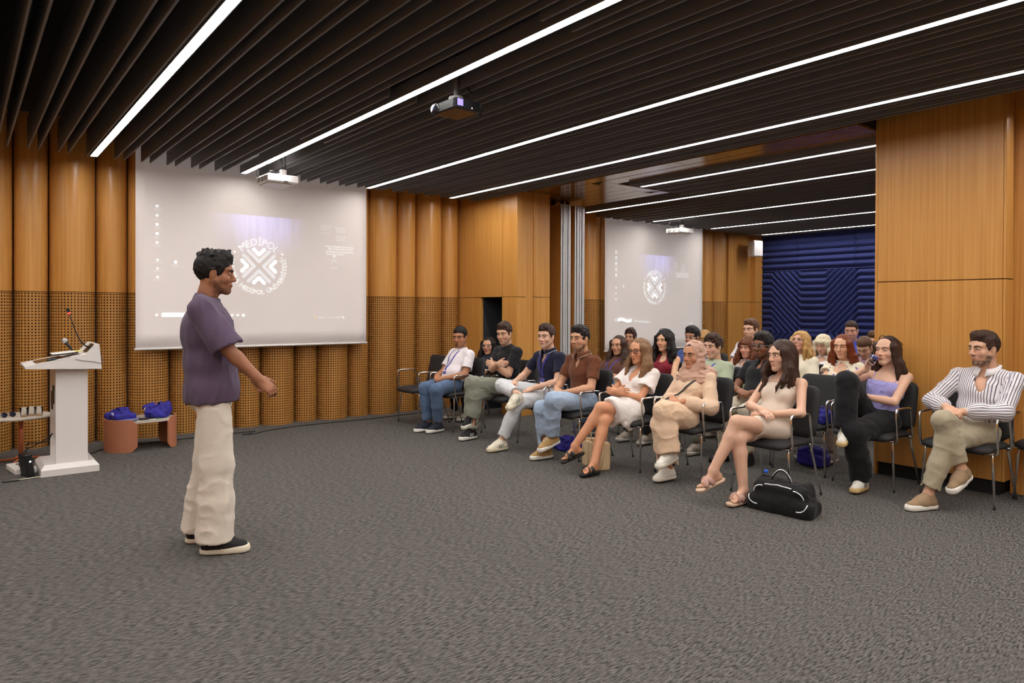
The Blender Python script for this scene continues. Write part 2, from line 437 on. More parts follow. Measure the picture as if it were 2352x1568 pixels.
# ================================================================== SCREENS
def text_obj_mesh(txt, size, align='CENTER'):
    c = bpy.data.curves.new('t', 'FONT'); c.body = txt; c.size = size; c.align_x = align; c.resolution_u = 3
    o = bpy.data.objects.new('t', c); COL.objects.link(o)
    dg = bpy.context.evaluated_depsgraph_get(); me = o.evaluated_get(dg).to_mesh()
    V = [tuple(v.co) for v in me.vertices]; Fc = [tuple(p.vertices) for p in me.polygons]
    adv = max((v[0] for v in V), default=0)-min((v[0] for v in V), default=0)
    o.evaluated_get(dg).to_mesh_clear(); bpy.data.objects.remove(o); bpy.data.curves.remove(c)
    return V, Fc, adv
_glyph = {}
def glyph(ch, size):
    if (ch,size) not in _glyph: _glyph[ch,size] = text_obj_mesh(ch, size)
    return _glyph[ch,size]
def stroke(mb, pts, w):
    for (x0,y0),(x1,y1) in zip(pts[:-1],pts[1:]):
        d = math.hypot(x1-x0,y1-y0); nx,ny = -(y1-y0)/d*w/2, (x1-x0)/d*w/2
        mb.raw([(x0+nx,y0+ny,0),(x0-nx,y0-ny,0),(x1-nx,y1-ny,0),(x1+nx,y1+ny,0)], [(0,1,2,3)])
    for x,y in pts:
        mb.raw([(x+w/2*math.cos(a*PI/8),y+w/2*math.sin(a*PI/8),0) for a in range(16)], [tuple(range(16))])
M_proj = mat('projected_white', srgb(222,212,206), .75, emit=(.84,.95,1.0), estr=.62)
M_proj2 = mat('projected_pale', srgb(222,212,206), .75, emit=(.80,.90,1.0), estr=.34)
M_proj3 = mat('projected_faint', srgb(222,212,206), .75, emit=(.85,.92,1.0), estr=.25)
M_projr = mat('projected_red', srgb(222,205,200), .75, emit=(1,.55,.45), estr=.15)
def screen_mat(name, x0, x1, ztop):
    """white matte cloth that also returns the blue part of the picture thrown on it"""
    m = mat(name, srgb(222,212,206), .75); t = NT(m); b = bsdf(m)
    ge = t.add('ShaderNodeNewGeometry'); sp = t.add('ShaderNodeSeparateXYZ'); t.link(ge,'Position',sp,0)
    def rng(o, a, c): 
        n = t.add('ShaderNodeMapRange', interpolation_type='SMOOTHSTEP'); n.inputs[1].default_value = a; n.inputs[2].default_value = c; t.link(sp,o,n,0); return n
    def mul(a, c):
        n = t.add('ShaderNodeMath', operation='MULTIPLY'); t.link(a,0,n,0); t.link(c,0,n,1); return n
    xm = (x0+x1)/2
    top = rng(2, ztop+.004, ztop-.004); fade = rng(2, ztop-.55, ztop-.02)
    mk = mul(mul(rng(0,x0,xm), rng(0,x1,xm+.12)), mul(top,fade))
    mp = t.add('ShaderNodeMapping'); mp.inputs['Scale'].default_value = (9,1,.7); t.link(ge,'Position',mp,0)
    nz = t.add('ShaderNodeTexNoise'); nz.inputs['Scale'].default_value = 2.2; t.link(mp,0,nz,0)
    mk2 = t.add('ShaderNodeMath', operation='MULTIPLY'); t.link(mk,0,mk2,0); t.link(nz,'Fac',mk2,1)
    st = t.add('ShaderNodeMath', operation='MULTIPLY', i_1=.85); t.link(mk2,0,st,0)
    cm = t.add('ShaderNodeVectorMath', operation='SCALE'); cm.inputs[0].default_value = (.35,.36,1); t.link(st,0,cm,'Scale')
    ad = t.add('ShaderNodeVectorMath', operation='ADD', i_1=(.095,.088,.088)); t.link(cm,0,ad,0)      # dim desktop picture
    t.link(ad,0,b,'Emission Color'); b.inputs['Emission Strength'].default_value = 1.0
    return m
def logo(parent, cx, cz, y, k):
    X = Matrix.Translation((cx,y,cz)) @ Matrix.Rotation(PI/2,4,'X') @ Matrix.Scale(k,4)
    def put(mb, nm, m): mb.xform(X).build(nm, m, parent)
    for q in range(4):
        rot = lambda p: (p[0]*math.cos(q*PI/2)-p[1]*math.sin(q*PI/2), p[0]*math.sin(q*PI/2)+p[1]*math.cos(q*PI/2))
        a = MB(); stroke(a, [rot(p) for p in [(-.063,.200),(0,.137),(.063,.200)]], .043); put(a, 'projected_chevron', M_proj)
        a = MB(); stroke(a, [rot(p) for p in [(-.126,.181),(0,.057),(.126,.181)]], .042); put(a, 'projected_chevron', M_proj2)
    def arc(txt, r, a0, a1, size, inward):
        n = len(txt)
        wd = [max(.28, glyph(c, 1.0)[2]) if c != ' ' else .3 for c in txt]
        tot = sum(wd)+.12*(n-1); pos = 0
        for c, wv in zip(txt, wd):
            mid = (pos+wv/2)/tot; pos += wv+.12
            if c == ' ': continue
            an = a0+(a1-a0)*mid; V, Fc, _ = glyph(c, size)
            cx0 = (max(v[0] for v in V)+min(v[0] for v in V))/2
            if inward: tx, ty, ux, uy = -math.sin(an), math.cos(an), -math.cos(an), -math.sin(an)
            else: tx, ty, ux, uy = math.sin(an), -math.cos(an), math.cos(an), math.sin(an)
            put(MB().raw([(r*math.cos(an)+(v[0]-cx0)*tx+v[1]*ux, r*math.sin(an)+(v[0]-cx0)*ty+v[1]*uy, 0) for v in V], Fc), 'projected_letter', M_proj)
    D = PI/180
    arc('MEDİPOL', .252, 138*D, 40*D, .118, False)
    arc('ANKARA MEDİPOL ÜNİVERSİTESİ', .338, 163*D, 377*D, .078, True)
    for an in (151,29):
        a = MB(); stroke(a, [(.325*math.cos(an*D),.325*math.sin(an*D)),(.3251*math.cos(an*D),.325*math.sin(an*D))], .022); put(a, 'projected_dot', M_proj)
def put_text(parent, lines, m):
    mb = MB()
    for txt, x, z, size, y in lines:
        V, Fc, _ = text_obj_mesh(txt, size, 'LEFT'); mb.raw([(x+v[0], y, z+v[1]) for v in V], Fc)
    mb.build('projected_text', m, parent)['kind'] = 'stuff'
def icons(parent, its, m, y, name='projected_icon'):
    for x, z, wq, hq in its:
        r = min(wq,hq)*.3; P = []
        for sx,sz,a0 in ((1,1,0),(-1,1,1),(-1,-1,2),(1,-1,3)):
            for k in range(4): P.append((x+sx*(wq/2-r)+r*math.cos((a0+k/3)*PI/2), y, z+sz*(hq/2-r)+r*math.sin((a0+k/3)*PI/2)))
        MB().raw(P, [tuple(range(len(P)))]).build(name, m, parent)
def screen(x0, x1, zb, y, name_lab, sm, wav=0):
    r = empty('projection_screen', ((x0+x1)/2, y, zb), 0, name_lab, 'screen')
    n, k = 26, 14; V = []
    for i in range(n+1):
        for j in range(k+1):
            xx = x0+(x1-x0)*i/n; zz = zb+(3.4-zb)*j/k
            V.append((xx-(x0+x1)/2, -.004*math.sin(i*.9)*wav*(1-j/k)-.003*math.sin(i*2.1+j)*wav, zz-zb))
    Q = [(i*(k+1)+j,(i+1)*(k+1)+j,(i+1)*(k+1)+j+1,i*(k+1)+j+1) for i in range(n) for j in range(k)]
    fo = link('fabric', arr_mesh('fabric', V, Q, mats=[sm]), r)
    md = fo.modifiers.new('thick','SOLIDIFY'); md.thickness = .003; md.offset = -1
    w2 = (x1-x0)/2
    MB().tube([(-w2-.012,0,-.006),(w2+.012,0,-.006)], .013, 10).build('bottom_bar', M_whitep, r)
    MB().box((-w2-.03,-.04,2.42-zb+1.0),(w2+.03,.05,2.50-zb+1.0)).build('roller_case', M_slat, r)
    return r
YS = 8.55
sc1 = screen(1.513, 4.257, 1.005, YS, 'large pull-down projection screen on the stage wall behind the standing speaker', screen_mat('screen_cloth', 2.2, 3.5, 2.56))
def loc_(p, r): return r
hold = sc1
def onscreen(r, fn):
    """build children in world coordinates, then hang them on the screen"""
    before = set(r.children); fn(r)
    for c in r.children:
        if c not in before: c.matrix_parent_inverse = Matrix.Translation(-Vector(r.location))
def content1(r):
    y = YS-.006
    logo(r, 2.842, 1.955, y, 1.0)
    zs = [2.575,2.472,2.372,2.272,2.172,1.98,1.885,1.79]
    big = [(1.726,z,.032,.030) for z in zs[:5]]+[(1.73,z,.026,.028) for z in zs[5:]]+[(1.915,1.965,.03,.036)]
    icons(r, big, M_proj, y)
    tx = [('WhatsApp',1.69,2.535),('Web',1.71,2.517),('Geri',1.71,2.434),('Dönüşüm',1.69,2.416),('Google',1.70,2.336),('Chrome',1.70,2.318),('Yeni',1.71,2.236),('Dosya...',1.69,2.218),('Yeni klasör',1.685,2.136),('(2)',1.72,2.118),('Yeni klasör',1.685,1.945),('desktop.ini',1.685,1.85),('desktop.ini',1.685,1.755),('DMS',1.895,1.93),('MEDİPOL - k',1.87,1.912)]
    put_text(r, [(t,x,z,.021,y) for t,x,z in tx], M_proj2)
    R = [('Bilgisayar Adı',3.62,2.50),('Kullanıcı Adı',3.62,2.475),('IP Adresi',3.62,2.45),('MAC Adresi',3.62,2.40)]
    R += [('04:7C:16:5A:9B',3.84,2.335),('00:15:5D:17:0A',3.84,2.312),('04:7C:16:5A:9C',3.84,2.289),('192.168.56.10',3.84,2.266)] if False else []
    put_text(r, [(t,x,z,.026,y) for t,x,z in R], M_proj2)
    put_text(r, [('Ankara Medipol Üniversitesi',3.68,2.235,.034,y),('Bilgi Teknolojileri Dairesi',3.72,2.204,.034,y),('destek@ankaramedipol.edu.tr',3.69,2.17,.032,y),('WhatsApp Destek',3.69,2.138,.032,y)], M_proj)
    for i in range(6):
        icons(r, [(3.89,2.49-i*.026-(i>2)*.03,.13 if i else .15,.011)], M_proj3, y)
    icons(r, [(3.80,2.12,.03,.03)], M_proj, y); icons(r, [(3.80,2.01,.03,.02)], M_projr, y)
    icons(r, [(3.80,2.075,.07,.01),(3.80,2.055,.08,.01),(3.80,1.975,.10,.01)], M_proj3, y)
    icons(r, [(2.10,1.372,.66,.048)], M_proj, y, 'projected_search_bar')
    icons(r, [(1.722,1.372,.028,.026),(2.53,1.368,.03,.028),(2.595,1.368,.03,.028),(2.66,1.366,.036,.034)], M_proj, y)
    put_text(r, [('Ara',1.84,1.365,.022,y-.001)], mat('projected_grey', srgb(150,150,160), .7))
    icons(r, [(3.93,1.335,.026,.026)], M_proj, y)
    icons(r, [(3.55,1.34,.024,.024)], mat('projected_amber', srgb(235,205,160), .7, emit=(1,.75,.4), estr=.25), y)
    icons(r, [(3.63,1.337,.09,.014),(3.72,1.337,.02,.014),(3.76,1.337,.02,.018),(3.795,1.337,.02,.018),(3.835,1.337,.03,.018),(3.88,1.345,.05,.01),(3.88,1.329,.06,.01)], M_proj3, y)
    icons(r, [(3.09+.07*0,2.24,.06,.008),(3.09,2.15,.06,.008),(3.12,2.06,.03,.03),(3.09,2.03,.06,.008)], M_proj3, y)
onscreen(sc1, content1)
sc2 = screen(8.752, 11.46, .735, YS, 'pull-down projection screen of the second room, slightly wavy cloth', screen_mat('screen_cloth_far', 9.5, 10.75, 2.45), wav=1)
def content2(r):
    y = YS-.018
    logo(r, 10.03, 1.86, y, .93)
    icons(r, [(9.01,2.46-.1*i,.04,.036) for i in range(5)]+[(9.01,1.83-.1*i,.03,.03) for i in range(3)]+[(9.2,1.86,.03,.04)], M_proj, y)
    icons(r, [(9.01,2.425-.1*i,.08,.012) for i in range(5)], M_proj2, y)
    icons(r, [(10.62,2.33-.028*i,.10,.014) for i in range(4)]+[(10.84,2.31-.028*i,.13,.012) for i in range(6)], M_proj3, y)
    put_text(r, [('Ankara Medipol Üniversitesi',10.62,2.13,.034,y),('Bilgi Teknolojileri Dairesi',10.66,2.098,.034,y),('destek@ankaramedipol.edu.tr',10.63,2.066,.032,y)], M_proj)
    mb = MB(); n = 12
    V = [(9.05+.36*i/n, y, 1.262+.018*math.sin(i*.52)+s*.028) for i in range(n+1) for s in (-1,1)]
    mb.raw(V, [(2*i,2*i+2,2*i+3,2*i+1) for i in range(n)]).build('projected_search_bar', M_proj, r)
    icons(r, [(9.0,1.27,.026,.026)]+[(9.5+.065*i,1.245-.004*i,.03,.03) for i in range(7)]+[(11.1,1.19,.03,.03)], M_proj, y)
    icons(r, [(10.72+.055*i,1.2,.03,.016) for i in range(7)], M_proj3, y)
onscreen(sc2, content2)

# ================================================================== CEILING DEVICES
def projector_white(loc, rz, label, drop):
    r = empty('projector', loc, rz, label, 'projector')
    b = MB(); b.box((-.15,-.14,0),(.15,.17,.075),.012); b.box((-.13,-.10,-.02),(.10,.15,.002),.01); b.build('body', M_whitep, r)
    for i in range(3): MB().box((-.152,-.10+.09*i,.02),(-.149,-.05+.09*i,.06)).build('vent', mat('vent_grey', srgb(176,176,172), .6), r)
    MB().box((.0,-.1415,.004),(.04,-.139,.014)).build('infrared_window', M_blackp, r)
    MB().box((.02,-.02,.095),(.075,.035,.145),.005).build('ceiling_mount', mat('mount_grey', srgb(186,178,172), .5), r)
    MB().tube([(.03,0,.14),(.028,0,drop)], .008, 8).tube([(.065,0,.14),(.067,0,drop)], .008, 8).tube([(-.08,.0,.07),(-.08,0,.12),(.03,0,.12)], .005, 6).tube([(.047,.01,.074),(.047,.01,.1)], .012, 8).build('hanger', M_blackp, r)
    MB().tube([(-.14,.12,.05),(-.17,.12,.10),(-.15,.1,.17),(-.06,.05,.2),(.02,0,.25)], .004, 6).tube([(.02,.15,.06),(.0,.12,.13),(.06,.05,.15),(.02,.0,.25)], .004, 6).build('cable', M_rubber, r)
    r.scale = (1.12,)*3
    return r
projector_white((2.70,7.50,2.78), .02, 'white ceiling projector hanging before the large screen', .66)
projector_white((9.84,7.80,2.765), .1, 'white ceiling projector hanging in the second room', .7)
r = empty('projector', (2.76,4.155,2.822), 0.04, 'black ceiling projector with round lens hanging mid-room beside a lamp', 'projector')
bk = mat('glossy_black_case', (.012,.012,.014), .22)
MB().box((-.095,-.115,0),(.095,.115,.062),.008).build('body', bk, r)
MB().lathe([(0,.012),(.025,.012),(.031,.0),(.034,.004),(.034,-.012),(.03,-.02)], (0,0,0), 24).xform(Matrix.Translation((-.100,.082,.028)) @ Matrix.Rotation(-PI/2,4,'Y')).build('lens', [bk], r)
MB().lathe([(0,.006),(.016,.004),(.024,-.004)], (0,0,0), 20).xform(Matrix.Translation((-.108,.082,.028)) @ Matrix.Rotation(-PI/2,4,'Y')).build('lens_glass', mat('lens_blue', (.02,.03,.09), .05, coat=1), r)
for i in range(9): MB().box((-.0965,-.10+.0,.008+i*.0055),(-.0945,.04,.0105+i*.0055)).build('grille_slat', mat('grille_grey', (.09,.09,.09), .5), r)
MB().box((-.075,-.1165,.018),(-.035,-.1145,.056)).build('status_panel', mat('violet_glow', (.1,.08,.3), .3, emit=(.32,.25,1), estr=1.4), r)
MB().lathe([(0,.002),(.006,0)], (0,0,0), 12).xform(Matrix.Translation((.03,-.116,.016)) @ Matrix.Rotation(PI/2,4,'X')).build('screw_cap', M_whitep, r)
MB().lathe([(.0,.10),(.045,.10),(.05,.062)], (0,0,0), 20).tube([(0,0,.09),(0,0,.45)], .016, 12).build('ceiling_mount', mat('mount_dark', (.12,.115,.11), .5), r)
MB().tube([(.09,-.06,.02),(.13,-.07,.0),(.14,-.07,.05),(.11,-.04,.12),(.04,0,.2)], .004, 6).tube([(.06,-.1,.0),(.08,-.11,-.02),(.125,-.09,-.015),(.13,-.06,.04)], .003, 6).build('cable', M_rubber, r)
r.scale = (1.176,)*3
r = empty('wall_speaker', (13.06,8.42,2.56), -.25, 'white loudspeaker box mounted high at the corner of the blue wall', 'speaker')
MB().box((-.13,-.09,0),(.13,.09,.33),.02).build('cabinet', M_whitep, r); MB().box((-.115,-.096,.012),(.115,-.088,.318),.006).build('grille', mat('speaker_grille', srgb(214,208,206), .6), r)
MB().box((-.03,.08,.1),(.03,.19,.2)).build('bracket', M_alu, r); MB().box((-.008,-.098,.02),(.008,-.095,.03)).build('badge', M_alu, r)

# ================================================================== PARTITION PANELS parked at the soffit
for i, (xa, lab) in enumerate(((6.875,'first folding partition panel beside the pier, grey edge profile'),(6.975,'second folding partition panel of the parked stack, its edge beside the first'),(7.15,'third folding partition panel, standing past the gap in the parked stack'),(7.255,'last folding partition panel of the parked stack, next to the second room'))):
    y0 = 7.60
    r = empty('partition_panel', (xa,y0,0), 0, lab, 'partition', 'parked partition panels')
    MB().box((0,.012,.02),(.085,1.15,2.98)).build('panel', M_wood, r)
    MB().box((-.003,-.004,.02),(.022,.014,2.98),.003).build('edge_profile', M_alu, r)
    MB().box((.063,-.004,.02),(.088,.014,2.98),.003).build('edge_profile', M_alu, r)
    MB().box((.034,-.012,.02),(.052,.014,2.98),.003).build('edge_profile', M_alu, r)
    MB().box((.022,.004,.02),(.063,.013,2.98)).build('rubber_seal', M_black, r)
    MB().box((.03,.3,2.98),(.055,.36,3.04)).build('roller', M_black, r); MB().box((.0,.02,0),(.085,1.14,.02)).build('sweep_seal', M_black, r)

# ================================================================== LECTERN AND ITS THINGS
r = empty('lectern', (.77,7.45,0), 0, 'white lacquered lectern with sloping desk top standing left of the speaker', 'lectern')
def at(r, mb): return mb.xform(Matrix.Translation(-Vector(r.location)))
b = MB(); x0,x1,y0,y1 = .55,.985,7.19,7.78
b.raw([(x0,y0,0),(x1,y0,0),(x1,y1,0),(x0,y1,0),(x0,y0,.055),(x1,y0,.055),(x1,y1,.055),(x0,y1,.055),(x0+.03,y0+.06,.09),(x1-.03,y0+.06,.09),(x1-.03,y1-.06,.09),(x0+.03,y1-.06,.09)],
      [(3,2,1,0),(0,1,5,4),(1,2,6,5),(2,3,7,6),(3,0,4,7),(4,5,9,8),(5,6,10,9),(6,7,11,10),(7,4,8,11),(8,9,10,11)])
at(r,b).build('base', M_white, r)
at(r,MB().box((.663,7.262,.088),(.905,7.285,.935),.002)).build('front_panel', M_white, r)
at(r,MB().box((.663,7.285,.30),(.905,7.71,.935),.002)).build('cabinet', M_white, r)
at(r,MB().box((.663,7.71,.088),(.905,7.733,.935),.002)).build('rear_panel', M_white, r)
P = [(.44,.932),(1.0,.908),(.982,1.128),(.962,1.130),(.885,1.042),(.437,.952)]
Pf = [(.44,.932),(1.0,.908),(.982,1.128),(.93,1.150),(.84,1.055),(.437,1.0)]
b = MB(); b.raw([(x,7.165,z) for x,z in P]+[(x,7.74,z) for x,z in P], [(0,1,2,3,4,5),(11,10,9,8,7,6)]+[(i,6+i,6+(i+1)%6,(i+1)%6) for i in range(6)])
at(r,b).build('desk_top', M_white, r)
sl = (1.042-.952)/(.885-.437)
b = MB(); b.raw([(.52,7.26,.952+sl*.083+.003),(.72,7.26,.952+sl*.283+.003),(.72,7.62,.952+sl*.283+.003),(.52,7.62,.952+sl*.083+.003)],[(0,1,2,3)])
at(r,b).build('monitor_recess', mat('brown_recess', srgb(96,66,36), .3), r)
b = MB(); b.raw([(.893,7.25,1.052),(.955,7.25,1.124),(.955,7.45,1.124),(.893,7.45,1.052)],[(0,1,2,3)]); b.xform(Matrix.Translation((-.004,0,.003)))
at(r,b).build('control_panel', mat('panel_black', (.02,.02,.018), .25), r)
for i in range(2): at(r,MB().box((.655,7.36+.12*i,.60-.06*i),(.664,7.46+.12*i,.76-.06*i))).build('handle_plate', M_blackp, r)
r = empty('gooseneck_microphone', (.915,7.36,1.08), 0, 'black gooseneck microphone with red light ring curving above the lectern', 'microphone')
zl = lambda x: .952+sl*(x-.437)
pts = [(.93,7.36,1.095),(.90,7.36,1.105),(.86,7.36,1.15),(.825,7.36,1.23),(.795,7.36,1.33),(.775,7.36,1.395)]
at(r,MB().tube(pts, [.008,.007,.0055,.0045,.0045,.0045], 8)).build('neck', M_blackp, r)
d = Vector((-.02,0,.065)).normalized()
at(r,MB().tube([Vector(pts[-1]), Vector(pts[-1])+d*.013], .0105, 12)).build('light_ring', mat('red_glow', (.8,.02,.02), .4, emit=(1,.03,.03), estr=5), r)
at(r,MB().tube([Vector(pts[-1])+d*.012, Vector(pts[-1])+d*.018, Vector(pts[-1])+d*.045, Vector(pts[-1])+d*.052], [.010,.014,.0145,.008], 12)).build('foam_head', M_rubber, r)
r = empty('handheld_microphone', (.77,7.5,1.06), 0, 'handheld microphone with silver grille head resting on the lectern papers', 'microphone')
a, c = Vector((.815,7.50,1.055)), Vector((.765,7.50,1.135)); d = (c-a).normalized()
at(r,MB().tube([a, a+d*.05, c], [.010,.011,.016], 12)).build('handle', M_blackp, r)
at(r,MB().tube([c, c+d*.006, c+d*.02, c+d*.034, c+d*.044], [.014,.021,.025,.021,.006], 14)).build('grille', mat('mic_grille', (.45,.44,.44), .45, metal=.6), r)
r = empty('document_holder', (.77,7.4,1.02), 0, 'grey document tray propped on the lectern desk with yellow note', 'tray')
M_pap = mat('paper', srgb(232,228,220), .7)
Rt = Matrix.Translation((.74,7.42,1.036)) @ Matrix.Rotation(-.10,4,'Y')
MB().box((-.09,-.11,0),(.10,.11,.012)).xform(Rt).xform(Matrix.Translation(-Vector(r.location))).build('tray', M_blackp, r)
MB().box((-.095,-.115,.012),(.08,.115,.017)).xform(Rt).xform(Matrix.Translation(-Vector(r.location))).build('sheet', M_pap, r)
MB().box((.075,-.08,.013),(.135,.0,.020)).xform(Rt).xform(Matrix.Translation(-Vector(r.location))).build('yellow_note', mat('yellow_note', srgb(236,228,130), .7), r)
r = empty('computer_mouse', (.635,7.24,zl(.635)), 0, 'black computer mouse on the lectern edge', 'mouse')
b = MB(); b.lathe([(0,.026),(.016,.024),(.027,.014),(.030,.0),(0,0)], (0,0,0), 16); b.xform(Matrix.Rotation(-.2,4,'Y') @ Matrix.Diagonal((1.35,1,1,1)))
b.build('shell', M_blackp, r); MB().tube([(.01,0,.022),(.02,0,.021)], .004, 6).build('wheel', M_rubber, r)
tag_cab = MB().tube([(.70,7.25,zl(.70)+.003),(.76,7.20,zl(.76)+.004),(.80,7.165,1.0),(.86,7.160,.985),(.93,7.160,.975),(1.0,7.160,.955),(1.02,7.2,.965),(1.025,7.3,.99),(1.01,7.35,1.06),(.97,7.35,1.14)], .0025, 6).build('mouse_cable', mat('grey_cable', (.12,.11,.11), .5))
meta(tag_cab, 'thin grey cable trailing from the mouse over the lectern side', 'cable')
r = empty('power_box', (.42,7.64,0), .15, 'white floor power box with sockets on the carpet behind the lectern base', 'power box')
MB().box((-.07,-.22,0),(.09,.12,.05),.006).build('case', M_whitep, r)
for i in range(3): MB().lathe([(0,.006),(.016,.006),(.019,0)], (.0,-.16+.09*i,.05), 14).build('socket', M_blackp, r)
MB().tube([(.0,-.07,.05),(.0,-.06,.10),(.02,-.03,.12)], .012, 8).build('plug', M_rubber, r)
r = empty('network_router', (.47,7.33,0), .3, 'black upright router box leaning beside the lectern base', 'router')
MB().box((-.03,-.07,0),(.03,.07,.20),.008).xform(Matrix.Rotation(-.13,4,'Y')).build('case', M_blackp, r)
MB().lathe([(0,.002),(.009,0)], (0,0,0), 12).xform(Matrix.Translation((-.012,-.073,.135)) @ Matrix.Rotation(PI/2,4,'X')).build('indicator', mat('white_led', (.8,.8,.8), .4, emit=(.9,.95,1), estr=.8), r)
for pts, lab in (([(.44,7.58,.11),(.47,7.52,.2),(.58,7.47,.26),(.66,7.45,.33)],'black power cable rising from the floor box to the lectern cabinet'),
                 ([(.46,7.42,.19),(.48,7.55,.25),(.55,7.62,.235),(.64,7.6,.24),(.67,7.6,.32)],'black network cable looping from the router to the lectern'),
                 ([(.30,7.17,.008),(.36,7.175,.008),(.47,7.185,.008),(.55,7.19,.01)],'pale cable lying flat left of the lectern base')):
    meta(MB().tube(pts, .005, 6).build('floor_cable', M_rubber if 'pale' not in lab else mat('pale_cable', srgb(190,184,160), .5)), lab, 'cable')
meta(MB().box((.28,7.155,0),(.40,7.175,.012),.003).build('power_plug', M_rubber), 'black plug end lying on the carpet left of the lectern', 'plug')
pts = [(1.0,8.0,.005),(1.12,8.2,.005),(1.5,8.33,.005),(2.1,8.36,.005),(2.75,8.38,.005),(2.66,8.27,.005),(2.55,8.22,.005),(2.68,8.2,.005),(2.82,8.3,.005),(3.2,8.42,.005),(3.7,8.43,.005),(4.2,8.40,.005),(4.8,8.46,.005),(5.4,8.52,.005)]
meta(MB().tube(pts, .006, 6).build('floor_cable', M_rubber), 'long black cable running along the foot of the column wall', 'cable')
meta(MB().box((.10,7.30,0),(.42,7.46,.006)).build('floor_hatch', mat('hatch_grey', srgb(88,84,80), .7)), 'flat grey floor-box lid set in the carpet by the lectern', 'floor hatch')

# ---- round side table with copper pedestal
r = empty('side_table', (.43,8.05,0), 0, 'round pale-topped side table on a copper pedestal beside the lectern', 'table')
MB().lathe([(0,.418),(.27,.418),(.275,.424),(.275,.434),(.27,.44),(0,.44)], (0,0,0), 48).build('table_top', M_stone, r)
M_cop = mat('copper_lacquer', srgb(196,112,74), .35, metal=.3)
MB().tube([(.03,0,.03),(.03,0,.42)], [.018,.021], 12).build('pedestal', M_cop, r)
for a in (2.6,4.3,.4): MB().tube([(.03,0,.07),(.03+.05*math.cos(a),.05*math.sin(a),.03),(.03+.2*math.cos(a),.2*math.sin(a),.012)], [.012,.012,.01], 8).build('foot', M_cop, r)
r = empty('sunglasses', (.36,7.93,.4405), .3, 'dark folded sunglasses lying on the round side table', 'sunglasses')
M_lens = mat('dark_lens', (.01,.012,.03), .08, coat=.5)
for s in (-1,1):
    MB().lathe([(0,.002),(.024,.0015),(.026,0)], (0,0,0), 20).xform(Matrix.Translation((.033*s,0,.026)) @ Matrix.Rotation(PI/2-.25,4,'X')).build('lens', M_lens, r)
    MB().tube([(.06*s,.0,.03),(.064*s,.02,.02),(.03*s,.09,.004)], .002, 6).build('temple', M_blackp, r)
MB().tube([(-.01,0,.032),(.01,0,.032)], .002, 6).build('bridge', M_blackp, r)
def tumbler(loc, lab, grp=None, h=.085, rr=.033, m=None):
    r = empty('glass_tumbler', loc, 0, lab, 'glass', grp)
    MB().lathe([(0,.004),(rr*.8,.004),(rr*.86,.0),(rr*.88,.006),(rr,h),(rr*.94,h),(rr*.82,.01),(0,.01)], (0,0,0), 22).build('glass', m or M_glass, r)
    return r
for i,(x,y) in enumerate(((.475,7.90),(.535,7.93),(.59,7.90))): tumbler((x,y,.4405), ('clear plastic tumbler next to the dark sunglasses on the side table','clear plastic tumbler in the middle of the cluster on the side table','clear plastic tumbler nearest the lectern on the side table')[i], 'tumblers on the side table')

# ---- low oval table with curved terracotta legs
r = empty('low_table', (1.49,8.14,0), 0, 'low oval table with curved terracotta panel legs under blue bags', 'table')
oval = [(.325*math.copysign(abs(math.cos(t))**.8,math.cos(t)), .25*math.copysign(abs(math.sin(t))**.8,math.sin(t))) for t in [2*PI*i/48 for i in range(48)]]
MB().prism(oval, .285, .305).build('table_top', M_stone, r)
def curved_leg(a0, a1):
    n = 16; b = MB()
    pr = []
    for i in range(n+1):
        t = a0+(a1-a0)*i/n
        x_, y_ = .335*math.copysign(abs(math.cos(t))**.8,math.cos(t)), .26*math.copysign(abs(math.sin(t))**.8,math.sin(t))
        e = min(i,n-i)/n*8; c = .05*(1-math.sqrt(max(0,1-(1-min(1,e))**2)))
        pr.append((x_,y_,c))
    V = []
    for x_,y_,c in pr: V += [(x_,y_,c),(x_,y_,.325-c),(x_*.955,y_*.945,.325-c),(x_*.955,y_*.945,c)]
    Fs = [(4*i+k,4*i+4+k,4*i+4+(k+1)%4,4*i+(k+1)%4) for i in range(n) for k in range(4)]+[(3,2,1,0),(4*n,4*n+1,4*n+2,4*n+3)]
    b.raw(V, Fs, False).build('leg_panel', M_terra, r)
curved_leg(PI*.80, PI*1.45); curved_leg(-PI*.30, PI*.30)
meta(MB().box((1.44,7.965,.3055),(1.535,8.0,.325),.006).build('glasses_case', M_blackp), 'small black case on the front edge of the low oval table', 'case')
meta(MB().box((1.60,7.97,.3055),(1.65,7.99,.315),.003).build('key_fob', mat('green_fob', (.02,.09,.04), .4)), 'small dark green fob on the low oval table', 'fob')
meta(MB().box((1.36,7.93,.3055),(1.42,7.96,.312),.002).build('marker_pen', M_rubber), 'short black and white pen lying at the edge of the low oval table', 'pen')
r = empty('clear_box', (1.575,8.05,.3055), .3, 'clear plastic box between the two blue bags on the low table', 'box')
MB().box((-.04,-.03,0),(.04,.03,.05),.004).build('shell', M_glass, r)
r = empty('brochure', (1.34,8.03,.3055), .2, 'plastic-wrapped brochures half under the left blue bag on the low table', 'brochure')
for i in range(3): MB().box((-.12+.01*i,-.05,.006*i),(.12+.008*i,.06,.006*i+.005)).build('leaflet', mat('glossy_leaflet', srgb(150,150,190), .2), r)

